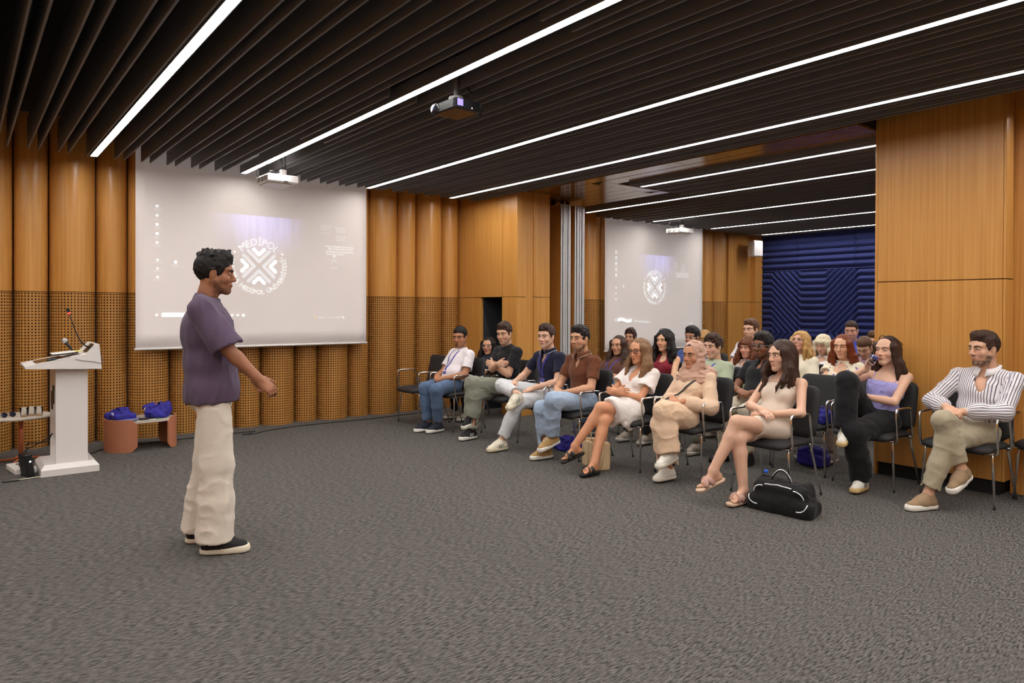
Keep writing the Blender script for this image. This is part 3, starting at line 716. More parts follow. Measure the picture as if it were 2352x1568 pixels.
# ================================================================== CHAIRS
def slab(prof, hw, th, ns=10, rnd=.045, bow=0.0):
    """upholstered slab along a profile [(x,z)], half-width hw, thickness th"""
    pts = [Vector((p[0],0,p[1])) for p in prof]; n = len(pts); V = []
    L = [0]
    for i in range(1,n): L.append(L[-1]+(pts[i]-pts[i-1]).length)
    for i in range(n):
        t = (pts[min(i+1,n-1)]-pts[max(i-1,0)]).normalized(); nr = Vector((-t.z,0,t.x))
        d = min(L[i], L[-1]-L[i]); c = rnd-math.sqrt(max(0,rnd*rnd-(rnd-min(d,rnd))**2)) if d < rnd else 0
        tt = th*(.45+.55*min(1,d/.03)); w_ = hw-c
        ring = []
        for k in range(ns+1):
            s = -1+2*k/ns; e = 1-abs(s); q = tt/2*(1 if e > .12 else .35+.65*e/.12)
            p = pts[i]+Vector((0,s*w_,0))+nr*(bow*(1-s*s))
            ring.append((p+nr*q, p-nr*q))
        V += [a for a,_ in ring]+[b2 for _,b2 in ring[::-1]]
    m = 2*(ns+1); Fs = [(i*m+k,i*m+(k+1)%m,(i+1)*m+(k+1)%m,(i+1)*m+k) for i in range(n-1) for k in range(m)]
    Fs += [(k,k+1,m-2-k,m-1-k) for k in range(ns)]+[((n-1)*m+m-1-k,(n-1)*m+m-2-k,(n-1)*m+k+1,(n-1)*m+k) for k in range(ns)]
    return MB().raw(V, Fs, True)
seat_p = [(.245,.395),(.24,.415),(.22,.428),(.15,.436),(.05,.436),(-.05,.43),(-.13,.428),(-.18,.432)]
back_p = [(-.185,.445),(-.205,.49),(-.225,.56),(-.245,.65),(-.262,.74),(-.272,.80),(-.276,.835),(-.277,.848)]
ch = empty('chair')
slab(seat_p, .245, .05, rnd=.06, bow=-.006).build('seat', M_fabric, ch)
slab(back_p, .235, .036, rnd=.06, bow=-.012).build('backrest', M_fabric, ch)
fr = MB().tube([(.18,-.235,.40),(.18,.235,.40)], .009, 8).tube([(-.16,-.235,.40),(-.16,.235,.40)], .009, 8).tube([(.2,-.2,.405),(-.19,-.2,.405)], .008, 8).tube([(.2,.2,.405),(-.19,.2,.405)], .008, 8).build('frame', M_chrome, ch)
for s in (-1,1):
    y = .262*s
    MB().tube([(.17,y*.9,.40),(.178,y*.98,.40),(.185,y,.42),(.20,y,.55),(.206,y,.63),(.198,y,.652),(.18,y,.66),(.0,y,.66),(-.04,y,.657),(-.055,y,.645),(-.062,y,.62),(-.085,y,.48),(-.095,y,.42),(-.10,y*.97,.402),(-.11,y*.9,.40)], .0095, 8).build('armrest', M_chrome, ch)
    for xa, xb in ((.175,.205),(-.15,-.255)):
        lg = MB().tube([(xa-.03*(1 if xa>0 else -1),s*.215,.402),(xa,s*.225,.395),(xa+.004,s*.228,.37),(xb,s*.25,.012)], [.010,.0105,.0105,.008], 8).build('leg', M_chrome, ch)
        MB().lathe([(0,0),(.010,0),(.010,.016),(0,.016)], (xb,s*.25,0), 10).build('foot_cap', M_rubber, lg)
chairs_used = 0
def chair(cx, cy, rz, label, grp='black upholstered chairs with chrome arms'):
    global chairs_used
    o = ch if chairs_used == 0 else copy_tree(ch); chairs_used += 1
    o.location = (cx,cy,0); o.rotation_euler = (0,0,rz)
    return meta(o, label, 'chair', grp)
# ================================================================== IMPLICIT-SURFACE MODELLER (for people, clothes, soft bags)
def vv(*a): return np.array(a, np.float64)
def unit(a): a = np.asarray(a, float); return a/max(1e-9, np.linalg.norm(a))
_rs = np.random.RandomState(7); _tab = _rs.rand(32,32,32).astype(np.float32)*2-1
def vnoise(P):
    i = np.floor(P).astype(np.int32); f = (P-i).astype(np.float32); f = f*f*(3-2*f); i &= 31; j = (i+1) & 31
    x0,y0,z0 = i[...,0],i[...,1],i[...,2]; x1,y1,z1 = j[...,0],j[...,1],j[...,2]; fx,fy,fz = f[...,0],f[...,1],f[...,2]
    a = _tab[x0,y0,z0]*(1-fx)+_tab[x1,y0,z0]*fx; b = _tab[x0,y1,z0]*(1-fx)+_tab[x1,y1,z0]*fx
    c = _tab[x0,y0,z1]*(1-fx)+_tab[x1,y0,z1]*fx; d = _tab[x0,y1,z1]*(1-fx)+_tab[x1,y1,z1]*fx
    return (a*(1-fy)+b*fy)*(1-fz)+(c*(1-fy)+d*fy)*fz
class Field:
    """smooth union / difference of tapered capsules and ellipsoids"""
    def __init__(s): s.p = []
    def cone(s, a, b, ra, rb, k=.02, op='u'):
        a, b = np.asarray(a,float), np.asarray(b,float)
        lo = np.minimum(a-ra, b-rb); hi = np.maximum(a+ra, b+rb)
        s.p.append((op, 'c', (a,b,ra,rb), k, lo, hi)); return s
    def ell(s, c, r, R=None, k=.02, op='u'):
        c = np.asarray(c,float); m = max(r)
        s.p.append((op, 'e', (c,np.asarray(r,float),R), k, c-m, c+m)); return s
    def box(s, c, hf, r, R=None, k=.02, op='u'):
        c = np.asarray(c,float); hf = np.asarray(hf,float); m = hf if R is None else np.full(3, np.linalg.norm(hf))
        s.p.append((op, 'b', (c,hf,r,R), k, c-m, c+m)); return s
    def sub(s, G, k=.02):
        lo, hi = G.bounds(); s.p.append(('u','F',G,k,lo+.03,hi-.03)); return s
    def cut(s, p0, n): s.p.append(('i','h',(np.asarray(p0,float),unit(n)),0,None,None)); return s      # keeps the side behind n
    def disp(s, fn): s.p.append(('d','f',fn,0,None,None)); return s
    @staticmethod
    def _d(kind, q, P):
        if kind == 'c':
            a,b,ra,rb = q; ab = b-a; L = ab@ab+1e-12
            t = np.clip(((P-a)@ab)/L, 0, 1); v = P-a-t[...,None]*ab
            return np.sqrt(np.einsum('...i,...i', v, v))-(ra+(rb-ra)*t)
        if kind == 'e':
            c,r,R = q; v = P-c
            if R is not None: v = v@R
            k0 = np.sqrt(((v/r)**2).sum(-1)); k1 = np.sqrt(((v/(r*r))**2).sum(-1))+1e-9
            return k0*(k0-1)/k1
        if kind == 'b':
            c,hf,r,R = q; v = P-c
            if R is not None: v = v@R
            v = np.abs(v)-(hf-r); return np.sqrt((np.maximum(v,0)**2).sum(-1))+np.minimum(v.max(-1),0)-r
        if kind == 'F': return q.at(P)
        p0,n = q; return (P-p0)@n
    @staticmethod
    def _mix(op, D, d, k):
        if op == 'u':
            if k <= 0: return np.minimum(D,d)
            h = np.maximum(k-np.abs(D-d),0)/k; return np.minimum(D,d)-h*h*k*.25
        if op == 's':
            d = -d
            if k <= 0: return np.maximum(D,d)
            h = np.maximum(k-np.abs(D-d),0)/k; return np.maximum(D,d)+h*h*k*.25
        return np.maximum(D,d)
    def at(s, P):
        D = np.full(P.shape[:-1], .3)
        for op,kind,q,k,lo,hi in s.p:
            if op == 'd': D = D+q(P)
            else: D = s._mix(op, D, s._d(kind,q,P), k)
        return D
    def bounds(s):
        L = [p for p in s.p if p[0]=='u']; return np.min([p[4] for p in L],0)-.03, np.max([p[5] for p in L],0)+.03
    def mesh(s, h, lo=None, hi=None):
        a, b = s.bounds()
        lo = a if lo is None else np.maximum(a, lo); hi = b if hi is None else np.minimum(b, hi)
        lo = np.floor(lo/h)*h; n = np.maximum(3, np.ceil((hi-lo)/h).astype(int)+1)
        ax = [lo[i]+h*np.arange(n[i]) for i in range(3)]
        D = np.full(n, .3, np.float32)
        def block(sl):
            g = np.empty(tuple(q.stop-q.start for q in sl)+(3,), np.float32)
            g[...,0] = ax[0][sl[0]][:,None,None]; g[...,1] = ax[1][sl[1]][None,:,None]; g[...,2] = ax[2][sl[2]][None,None,:]
            return g
        full = tuple(slice(0,int(m)) for m in n)
        for op,kind,q,k,plo,phi in s.p:
            if op in 'us':
                m = .045+k
                i0 = np.clip(np.floor((plo-m-lo)/h).astype(int),0,n); i1 = np.clip(np.ceil((phi+m-lo)/h).astype(int)+1,0,n)
                if (i1 <= i0).any(): continue
                sl = tuple(slice(int(x),int(y)) for x,y in zip(i0,i1))
                D[sl] = s._mix(op, D[sl], s._d(kind,q,block(sl)).astype(np.float32), k)
            elif op == 'i': D = np.maximum(D, s._d(kind,q,block(full)).astype(np.float32))
            else:
                msk = np.abs(D) < .035; I = np.argwhere(msk)
                if len(I): D[msk] += q(lo+I*h).astype(np.float32)
        return surface_nets(D, lo, h)
def surface_nets(D, lo, h):
    S = D < 0; n = np.array(D.shape)
    cnt = np.zeros(n-1, np.int8)
    for dx in (0,1):
        for dy in (0,1):
            for dz in (0,1): cnt += S[dx:n[0]-1+dx, dy:n[1]-1+dy, dz:n[2]-1+dz]
    act = (cnt > 0) & (cnt < 8); I = np.argwhere(act)
    if len(I) == 0: return np.zeros((0,3)), np.zeros((0,4),int)
    idx = np.full(n-1, -1, np.int32); idx[act] = np.arange(len(I))
    acc = np.zeros((len(I),3)); c = np.zeros(len(I))
    cor = [(a,b,d) for a in (0,1) for b in (0,1) for d in (0,1)]
    vals = {q: D[I[:,0]+q[0], I[:,1]+q[1], I[:,2]+q[2]] for q in cor}
    for q in cor:
        for axx in range(3):
            if q[axx]: continue
            q2 = list(q); q2[axx] = 1; q2 = tuple(q2); a, b = vals[q], vals[q2]; m = (a < 0) != (b < 0)
            t = np.where(m, a/np.where(m, a-b, 1), 0)
            p = np.array(q, float)[None].repeat(len(I),0); p[:,axx] += t
            acc += p*m[:,None]; c += m
    V = lo+(I+acc/c[:,None])*h
    quads = []
    for axx in range(3):
        sl0 = [slice(None)]*3; sl1 = [slice(None)]*3; sl0[axx] = slice(0,-1); sl1[axx] = slice(1,None)
        E = np.argwhere(S[tuple(sl0)] != S[tuple(sl1)]); u, w_ = (axx+1)%3, (axx+2)%3
        E = E[(E[:,u]>0)&(E[:,w_]>0)&(E[:,u]<n[u]-1)&(E[:,w_]<n[w_]-1)]
        if not len(E): continue
        ins = S[E[:,0],E[:,1],E[:,2]]
        def cell(du,dw):
            q = E.copy(); q[:,u] -= du; q[:,w_] -= dw; return idx[q[:,0],q[:,1],q[:,2]]
        a,b,c2,d = cell(1,1),cell(0,1),cell(0,0),cell(1,0)
        Q = np.stack([a,b,c2,d],1); Q[~ins] = Q[~ins][:,::-1]; quads.append(Q)
    return V, np.concatenate(quads) if quads else np.zeros((0,4),int)
def compact(V, Q):
    u, inv = np.unique(Q, return_inverse=True); return V[u], inv.reshape(Q.shape)
def set_color(me, name, C):
    at = me.color_attributes.new(name, 'FLOAT_COLOR', 'POINT')
    at.data.foreach_set('color', np.concatenate([C, np.ones((len(C),1))],1).astype(np.float32).ravel())
def soft(name, F, h, m, parent, lo=None, hi=None, color=None):
    V, Q = F.mesh(h, lo, hi)
    me = arr_mesh(name, V, Q, mats=[m])
    if color is not None: set_color(me, 'Col', color(V))
    return link(name, me, parent)
def frame(d, up=(0,0,1)):
    """3x3 with columns forward, left, up"""
    f = unit(d); l = np.cross(np.asarray(up,float), f)
    if np.linalg.norm(l) < 1e-4: l = vv(0,1,0)
    l = unit(l); return np.stack([f, l, np.cross(f,l)], 1)
def rotz(a): c,s = math.cos(a),math.sin(a); return np.array([[c,-s,0],[s,c,0],[0,0,1.]])
def roty(a): c,s = math.cos(a),math.sin(a); return np.array([[c,0,s],[0,1,0],[-s,0,c.real if False else c]])
def rotx(a): c,s = math.cos(a),math.sin(a); return np.array([[1,0,0],[0,c,-s],[0,s,c]])

# ---------------------------------------------------------------- people: materials
def skin_mat():
    m = mat('skin', (.6,.4,.3), .5, spec=.4); t = NT(m); b = bsdf(m)
    a = t.add('ShaderNodeAttribute', attribute_name='Col'); t.link(a,'Color',b,'Base Color')
    b.inputs['Subsurface Weight'].default_value = .07; b.inputs['Subsurface Radius'].default_value = (.02,.008,.004); b.inputs['Subsurface Scale'].default_value = .5
    return m
M_skin = skin_mat()
def cloth(name, col, bump=.15, rough=.85, sheen=.1, k=.95):
    if name in MATS: return MATS[name]
    m = mat(name, col, rough, sheen=sheen, spec=.25)
    return noise_color(m, tuple(c*k for c in col), col, (1,1,1), 3, 60, .3, .7, bump, .002)
def hair_mat(name, col):
    if name in MATS: return MATS[name]
    m = mat(name, col, .48, spec=.28)
    return noise_color(m, tuple(c*.55 for c in col), tuple(min(1,c*1.25) for c in col), (110,110,8), 3, 1.5, .28, .72, .7, .008)
M_eyew = mat('eye_white', srgb(226,220,214), .25); M_iris = mat('iris_dark', srgb(52,34,22), .12); M_irisb = mat('iris_grey', srgb(92,104,112), .12)
M_lash = mat('lash_dark', srgb(24,17,14), .6)
SKIN = dict(tan=srgb(172,118,86), light=srgb(206,160,132), fair=srgb(212,168,142), olive=srgb(198,148,116), brown=srgb(132,86,60), deep=srgb(112,72,50), med=srgb(206,156,124), rosy=srgb(208,154,130))

# ---------------------------------------------------------------- people: heads
def head_field(F, c, R, s, fem, neck_b, neck_r):
    T = lambda x,y,z: c+R@(vv(x,y,z)*s)
    e = lambda p,r,k=.02,op='u',Rl=None: F.ell(T(*p), np.array(r)*s, R if Rl is None else R@Rl, k*s, op)
    e((-.014,0,.034),(.095,.075,.087)); e((.028,0,-.022),(.060,.056,.082),.03)
    e((.045,0,.045),(.045,.055,.045),.03)
    jw = .050 if fem else .055
    for y in (-1,1):
        F.cone(T(-.004,y*jw,-.038), T(.060,y*.016,-.100), .021*s, .019*s, .022*s)
        e((.058,y*.040,-.028),(.027,.024,.028),.02)
        F.cone(T(.074,y*.046,.030), T(.087,y*.012,.026), .011*s, .011*s, .018*s)
    e((.073,0,-.101),(.021,.022,.019),.020)
    for y in (-1,1): e((.100,y*.033,.006),(.018,.020,.0115),.014,'s')
    e((.060,0,-.062),(.036,.032,.024),.02)
    nb = .0085 if fem else .0095
    F.cone(T(.085,0,.020), T((.1065 if fem else .1095),0,-.030), nb*.85*s, nb*1.25*s, .014*s)
    for y in (-1,1): e((.098,y*.0125,-.035),(.012,.0085,.0085),.010)
    e((.0890,0,-.0605),(.0088,.021,.0056),.007); e((.0880,0,-.0708),(.0088,.0185,.0066),.007)
    F.cone(T(.098,-.020,-.0658), T(.098,.020,-.0658), .0022*s, .0022*s, .003*s, 's')
    for y in (-1,1):
        e((-.008,y*.078,-.004),(.019,.008,.031),.008,'u',rotx(-.18*y)@roty(.18)); e((.0,y*.087,.0),(.009,.006,.016),.006,'s')
    F.cone(T(-.022,0,-.055), neck_b, (.050 if fem else .058)*s, neck_r, .03*s)
def head_colors(P, c, R, s, base, o):
    """vertex colours: lips, beard, brow shadowless skin variation"""
    L = ((P-c)@R)/s; x,y,z = L[:,0],L[:,1],L[:,2]
    C = np.tile(np.array(base), (len(P),1))
    n = vnoise(P*38)*.05; C = C*(1+n[:,None])
    def g(p,r): return np.exp(-(((L-np.array(p))/np.array(r))**2).sum(1))
    fl = (g((.08,.045,-.03),(.03,.025,.025))+g((.08,-.045,-.03),(.03,.025,.025))+g((.115,0,-.03),(.015,.015,.02)))
    C = C*(1-fl[:,None]*np.array([0,.10,.10])*o.get('blush',1))
    if o.get('beard',0):
        jaw = np.clip((-.034-z-.55*np.clip(.055-x,0,.1))/.014,0,1)*np.clip((x+.012)/.02,0,1)
        must = g((.102,0,-.049),(.02,.026,.0075)); ck = np.clip((-z-.03)/.02,0,1)*np.clip((.052-x)/.02,0,1)*np.clip((x+.01)/.015,0,1)*np.clip((np.abs(y)-.03)/.015,0,1)
        low = np.clip((-.074-z)/.010,0,1)*np.clip((x+.0)/.03,0,1)*np.clip((z+.135)/.02,0,1)
        b = np.clip(np.maximum(np.maximum(must,low), np.clip(ck,0,1))*(.75+.5*vnoise(P*210)),0,1)*o['beard']*(np.linalg.norm(L,axis=1) < .155)
        C = C*(1-b[:,None])+np.array(o.get('beardcol',(.02,.014,.012)))*b[:,None]
    lp = np.clip(g((.099,0,-.0605),(.014,.0215,.0058))*1.6,0,1)+np.clip(g((.097,0,-.0715),(.014,.0185,.0064))*1.6,0,1); lp = np.clip(lp,0,1)*(x>.07)
    lc = np.array(o.get('lip', tuple(np.array(base)*np.array([.80,.56,.56])))); C = C*(1-lp[:,None]*.85)+lc*lp[:,None]*.85
    return C
def sphere_part(r, n=12, m=8):
    V = [(r*math.sin(PI*j/m)*math.cos(2*PI*i/n), r*math.sin(PI*j/m)*math.sin(2*PI*i/n), r*math.cos(PI*j/m)) for j in range(m+1) for i in range(n)]
    Fq = [(j*n+i,j*n+(i+1)%n,(j+1)*n+(i+1)%n,(j+1)*n+i) for j in range(m) for i in range(n)]
    return V, Fq
def eyes(parent, c, R, s, o, sm):
    """eyeballs with iris and lids; o: lid 0 open .. 1 closed"""
    gaze = o.get('gaze',(0,0)); lid = .12+.88*o.get('lid',.25); ir = M_irisb if o.get('blue') else M_iris
    for y in (-1,1):
        mb = MB(); r = .0130
        V, Fq = sphere_part(r, 20, 14)
        g = unit(rotz(gaze[0])@roty(-gaze[1])@vv(1,0,0)); V = np.array(V)
        Vw = V@np.array([[0,1,0],[0,0,1],[1,0,0]]).T if False else V[:,[2,0,1]]       # pole forward (+x)
        Rg = frame(g); Vw = Vw@Rg.T
        for q in Fq:
            cc = unit(Vw[list(q)].mean(0)); a = math.acos(np.clip(cc@g,-1,1))
            mb.cur = 1 if a < .50 else 0
            mb.raw([Vw[i] for i in q], [(0,1,2,3)], True)
        Vl = np.array(sphere_part(r*1.07, 20, 16)[0]); Fl = sphere_part(1, 20, 16)[1]
        up_cut = .62-1.15*lid; lo_cut = -.50
        for q in Fl:
            cz = Vl[list(q)].mean(0)/(r*1.07)
            if cz[0] < -.2: continue
            el = math.atan2(cz[2], max(1e-3,cz[0]))
            if el > up_cut: mb.cur = 3 if el < up_cut+.15 else 2
            elif el < lo_cut: mb.cur = 2
            else: continue
            mb.raw([Vl[i] for i in q], [(0,1,2,3)], True)
        M = Matrix([list(R[i]*s)+[0] for i in range(3)]+[[0,0,0,1]])
        p = c+R@(vv(.0775,y*.0325,.006)*s); M.translation = Vector(p)
        mb.xform(M @ Matrix.Diagonal((1,1.18,.92,1))); mb.build('eye', [M_eyew, ir, sm, M_lash], parent)
_lidm = {}
def lid_mat(col):
    key = 'lid_%d_%d_%d'%tuple(int(v*999) for v in col)
    return mat(key, tuple(v*.92 for v in col), .5)
def brows(parent, F, c, R, s, hm, thick=1.0, raise_=0):
    for y in (-1,1):
        pts = []; rr = []
        for i,(yy,zz) in enumerate(((.013,.0215),(.022,.0255),(.034,.028),(.046,.0255),(.054,.0205))):
            ray = np.linspace(.13,.03,60); P = np.array([c+R@(vv(xx,y*yy,zz+raise_)*s) for xx in ray]); D = F.at(P); k = np.argmax(D < .001)
            pts.append(P[k]); rr.append((.0028*s, (.0042,.0048,.0044,.0034,.0016)[i]*thick*s))
        MB().tube(pts, rr, 6, flat=R[:,0]).build('eyebrow', hm, parent)
def lips(parent, F, c, R, s, col, fem):
    m = mat('lip_%d_%d_%d'%tuple(int(v*999) for v in col), col, .38)
    def surf(y, z):
        P = np.array([c+R@(vv(xx,y,z)*s) for xx in np.linspace(.13,.04,90)]); return P[np.argmax(F.at(P) < .0005)]
    w_ = .0235; th = 1.15 if fem else .9
    for nm, zf, r in (('upper_lip', lambda t: -.0615+.0016*(abs(t) < .45)*(abs(t)/.45)-.0012*t*t*2.2, .0036), ('lower_lip', lambda t: -.0698+.0046*t*t, .0046)):
        pts = []; rr = []
        for i in range(9):
            t = -1+2*i/8; pts.append(surf(t*w_, zf(t))-R[:,0]*.0008*s); q = math.sqrt(max(0,1-t*t))*.9+.1; rr.append((.0026*q*s, r*q*th*s))
        MB().tube(pts, rr, 8, flat=R[:,0]).build(nm, m, parent)
    pts = [surf(t*w_*1.02, -.0655+.0008*abs(t))+R[:,0]*.0012*s for t in np.linspace(-1,1,9)]
    MB().tube(pts, [.0003]+[.0009*s]*7+[.0003], 6).build('mouth_line', mat('mouth_dark', srgb(70,34,30), .6), parent)
def glasses(parent, c, R, s, m, rw=.025, rh=.019, thick=.0017):
    T = lambda x,y,z: Vector(c+R@(vv(x,y,z)*s))
    fr = MB()
    for y in (-1,1):
        fr.tube([T(.106-.008*math.cos(a)*y*0-.006*abs(math.cos(a)), y*.033+rw*math.copysign(abs(math.cos(a))**.75,math.cos(a)), .002+rh*math.copysign(abs(math.sin(a))**.75,math.sin(a))) for a in [2*PI*k/20 for k in range(20)]], thick*s, 6, closed=True)
        fr.tube([T(.100,y*(.033+rw),.008),T(.06,y*.078,.008),T(.0,y*.083,.008),T(-.015,y*.083,.0)], thick*s, 6)
    fr.tube([T(.110,-.009,.006),T(.114,0,.008),T(.110,.009,.006)], thick*s, 6)
    g = fr.build('glasses', m, parent)
    for y in (-1,1):
        MB().raw([T(.104,y*.033+rw*.95*math.cos(a),.002+rh*.95*math.sin(a)) for a in [2*PI*k/16 for k in range(16)]], [tuple(range(16))]).build('lens', mat('clear_lens', (1,1,1), .02, trans=1, ior=1.02), g)
    return g

# ---------------------------------------------------------------- people: hair
def strand_disp(c, R, s, amp, fr, seed=0, stretch=(1,1,.22)):
    st = np.array(stretch)
    def fn(P):
        L = ((P-c)@R)/s
        w_ = np.stack([vnoise(L*14+seed), vnoise(L*14+seed+9.1), vnoise(L*14+seed+4.7)],-1)*.35
        q = (L*fr*st)+w_
        return amp*(vnoise(q+seed)+.6*vnoise(q*2.1+seed+3))
    return fn
def hair_short(c, R, s, o):
    F = Field(); T = lambda x,y,z: c+R@(vv(x,y,z)*s)
    th = o.get('thick',.010); top = o.get('top',.03)
    F.ell(T(-.016,0,.040), np.array((.096+th,.077+th*.75,.088+th))*s, R, .02)
    F.ell(T(.002,0,.078), np.array((.092,.066,.042+top))*s, R, .025)
    if o.get('quiff'): F.ell(T(.060,0,.102+o['quiff']*.3), np.array((.036,.056,.024+o['quiff']))*s, R, .02)
    F.ell(T(.150,0,-.020), np.array((.115,.130,.100+o.get('hl',0)))*s, R, .006, 's')
    F.ell(T(.045,.0,-.085), np.array((.085,.12,.085))*s, R, .008, 's')
    F.cut(T(-.07,0,-.072), R@vv(.45,0,-1.))
    rs = np.random.RandomState(o.get('seed',0)+40)
    for _ in range(o.get('spiky',0)):
        a = rs.uniform(-PI,PI); q = rs.uniform(.0,.085); p = vv(-.005+q*math.cos(a), q*.75*math.sin(a), .128+.3*(.085-q)*0); d = unit(vv(.45+rs.uniform(-.7,.7), rs.uniform(-.7,.7), 1.0)); b = T(*p)-R@d*.02; F.cone(b, b+R@d*rs.uniform(.028,.048), .009, .002, .008)
    for y in (-1,1): F.ell(T(-.006,y*.085,-.008), np.array((.024,.03,.034))*s, R, .006, 's')
    F.disp(strand_disp(c, R, s, o.get('amp',.004), o.get('fr',85), o.get('seed',0), o.get('st',(.55,1,.5))))
    return F
def hair_long(c, R, s, o):
    """o: len (m below head centre), front (bool: over the chest), vol, wave"""
    F = Field(); T = lambda x,y,z: c+R@(vv(x,y,z)*s); W = lambda p,x,y,z: p+Rb@vv(x,y,z)
    Rb = o['Rb']; vol = o.get('vol',.012); ln = o['len']
    F.ell(T(-.018,0,.036), np.array((.097+vol,.078+vol,.089+vol*.9))*s, R, .02)
    part = o.get('part',0.0)
    for y in (-1,1):
        side = T(.028,y*.074,.035); ear = T(.012,y*(.082+vol*.3),-.045)
        F.cone(side, ear, .030*s, .022+vol*.4, .025)
        fx = o.get('fx',.05)*(1 if o.get('front',True) else -1.6); wv = o.get('wave',.0); rs = np.random.RandomState(o.get('seed',0)*7+(y+1)*3+1)
        nl = o.get('locks',6); steps = 5
        for l in range(nl):
            g = l/(nl-1); st_ = T(.030-.062*g, y*(.076+.010*math.sin(PI*g)+vol*.3), -.030-.01*g); ll = (ln-.05)*(1+rs.uniform(-.16,.10)-.10*(g-.5)**2)
            r0 = (.019+vol*.45)*(1+rs.uniform(-.1,.15)); p = st_; ph = rs.uniform(0,6.28)
            F.cone(side, st_, .026*s, r0, .02)
            sp = (fx*(1-1.25*g) if fx > 0 else fx*(.7+.3*g))+rs.uniform(-.012,.012); sy = .020+.030*math.sin(PI*g)+rs.uniform(-.012,.012)
            for q in range(1,steps+1):
                f = q/steps
                n_ = st_+Rb@vv(sp*f+wv*math.sin(q*1.7+ph), y*(sy*math.sin(PI*min(1,f*1.15))+wv*.7*math.cos(q*1.5+ph)), 0)-vv(0,0,ll*f)
                F.cone(p, n_, r0*(1-.75*((q-1)/steps)**2), r0*(1-.80*f**2), .010); p = n_
    b0 = T(-.060,0,.0)
    F.cone(b0, b0+Rb@vv(-.025,0,0)-vv(0,0,ln*.55), .080*s, .070, .03); F.cone(b0+Rb@vv(-.025,0,0)-vv(0,0,ln*.5), b0+Rb@vv(-.03,0,0)-vv(0,0,ln*.95), .068, .045, .03)
    hw = o.get('face',.060)
    F.ell(T(.115,part*.3,-.020), np.array((.095,hw,.092))*s, R, .012, 's')
    F.ell(T(.085,0,-.14), np.array((.075,.060,.105))*s, R, .015, 's')
    if o.get('fringe'): F.ell(T(.072,0,.060), np.array((.038,.058,.032))*s, R, .012)
    F.disp(strand_disp(c, R, s, o.get('amp',.0035), o.get('fr',75), o.get('seed',0), o.get('st',(1,1,.10))))
    return F

# ---------------------------------------------------------------- people: hands, feet, shoes
def hand(F, w_, d, n, right, curl=.5, spread=1.0, s=1.0, thumb=.3, curls=None):
    d = unit(d); n = unit(n-d*(n@d)); t = np.cross(d,n)*(1 if right else -1)
    R = np.stack([d,t,n],1)
    F.ell(w_+d*.052*s-t*.002*s, np.array((.050,.040,.0155))*s, R, .014)
    F.cone(w_-d*.03*s, w_+d*.02*s, .026*s, .023*s, .015)
    for i,(off,L) in enumerate(((.029,.072),(.010,.080),(-.010,.074),(-.028,.058))):
        cu = curl if curls is None else curls[i]
        b = w_+d*(.088-.004*abs(i-1))*s+t*off*s*spread; F.cone(w_+d*.03*s+t*off*.6*s, b, .014*s, .0098*s, .010)
        a = .12+.3*cu; p = b
        for j,fr_ in enumerate((.46,.30,.24)):
            dv = d*math.cos(a)+n*math.sin(a)+t*off*.8*(spread-1); q = p+unit(dv)*L*fr_*s
            F.cone(p, q, (.0090-.0007*j)*s, (.0083-.0009*j)*s, .0035); p = q; a += .25+1.0*cu
    b = w_+d*.024*s+t*.030*s; v = unit(d*.75+t*(.75-.5*thumb)+n*(.25+.35*thumb))
    m = b+v*.036*s; F.cone(w_+d*.012*s+t*.012*s, b, .016*s, .0135*s, .012); F.cone(b,m,.0125*s,.0105*s,.006); v2 = unit(v+d*.45-t*.2*thumb); F.cone(m, m+v2*.032*s, .0105*s, .0085*s, .004)
def bare_foot(F, a, R, s):
    T = lambda x,y,z: a+R@(vv(x,y,z)*s)
    F.cone(T(-.004,0,.0), T(-.028,0,-.058), .034*s, .030*s, .02); F.cone(T(.0,0,-.02), T(.105,0,-.062), .034*s, .024*s, .02)
    F.cone(T(-.03,0,-.062), T(.10,.012,-.070), .027*s, .022*s, .015); F.cone(T(.09,.022,-.070), T(.105,-.030,-.072), .020*s, .017*s, .012)
    for i,(y,L,r) in enumerate(((.026,.062,.0115),(.008,.056,.009),(-.008,.050,.0082),(-.022,.042,.0078),(-.034,.032,.0075))):
        F.cone(T(.112-.012*i*.5,y*(1),-.076), T(.112-.006*i+L*.72,y*1.05,-.080), r*s, r*.92*s, .004)
def shoe_fields(a, R, s, high=.0, bulk=1.0):
    T = lambda x,y,z: a+R@(vv(x,y,z)*s); U = Field()
    U.cone(T(-.028,0,-.052), T(.06,0,-.052), .043*s*bulk, .045*s*bulk, .02).cone(T(.06,0,-.054), T(.150,-.004,-.068), .045*s*bulk, .034*s*bulk, .02)
    U.cone(T(-.014,0,-.01+high), T(-.010,0,-.045), .040*s, .046*s, .02).cone(T(.015,0,-.012), T(.085,0,-.045), .036*s, .036*s, .02)
    U.cut(T(0,0,-.076), R@vv(0,0,-1)); U.cut(T(0,0,.022+high), R@vv(-.35,0,1)); U.ell(T(-.008,0,.034+high), np.array((.033,.027,.040))*s, R, .008, 's')
    So = Field()
    for x0,x1,r0,r1 in ((-.030,.06,.047,.046),(.06,.150,.048,.044)): So.cone(T(x0,0,-.080), T(x1,-.003,-.080), r0*s*bulk, r1*s*bulk, .01)
    So.cut(T(0,0,-.0975), R@vv(0,0,-1)); So.cut(T(0,0,-.066), R@vv(-.06,0,1))
    return U, So, T
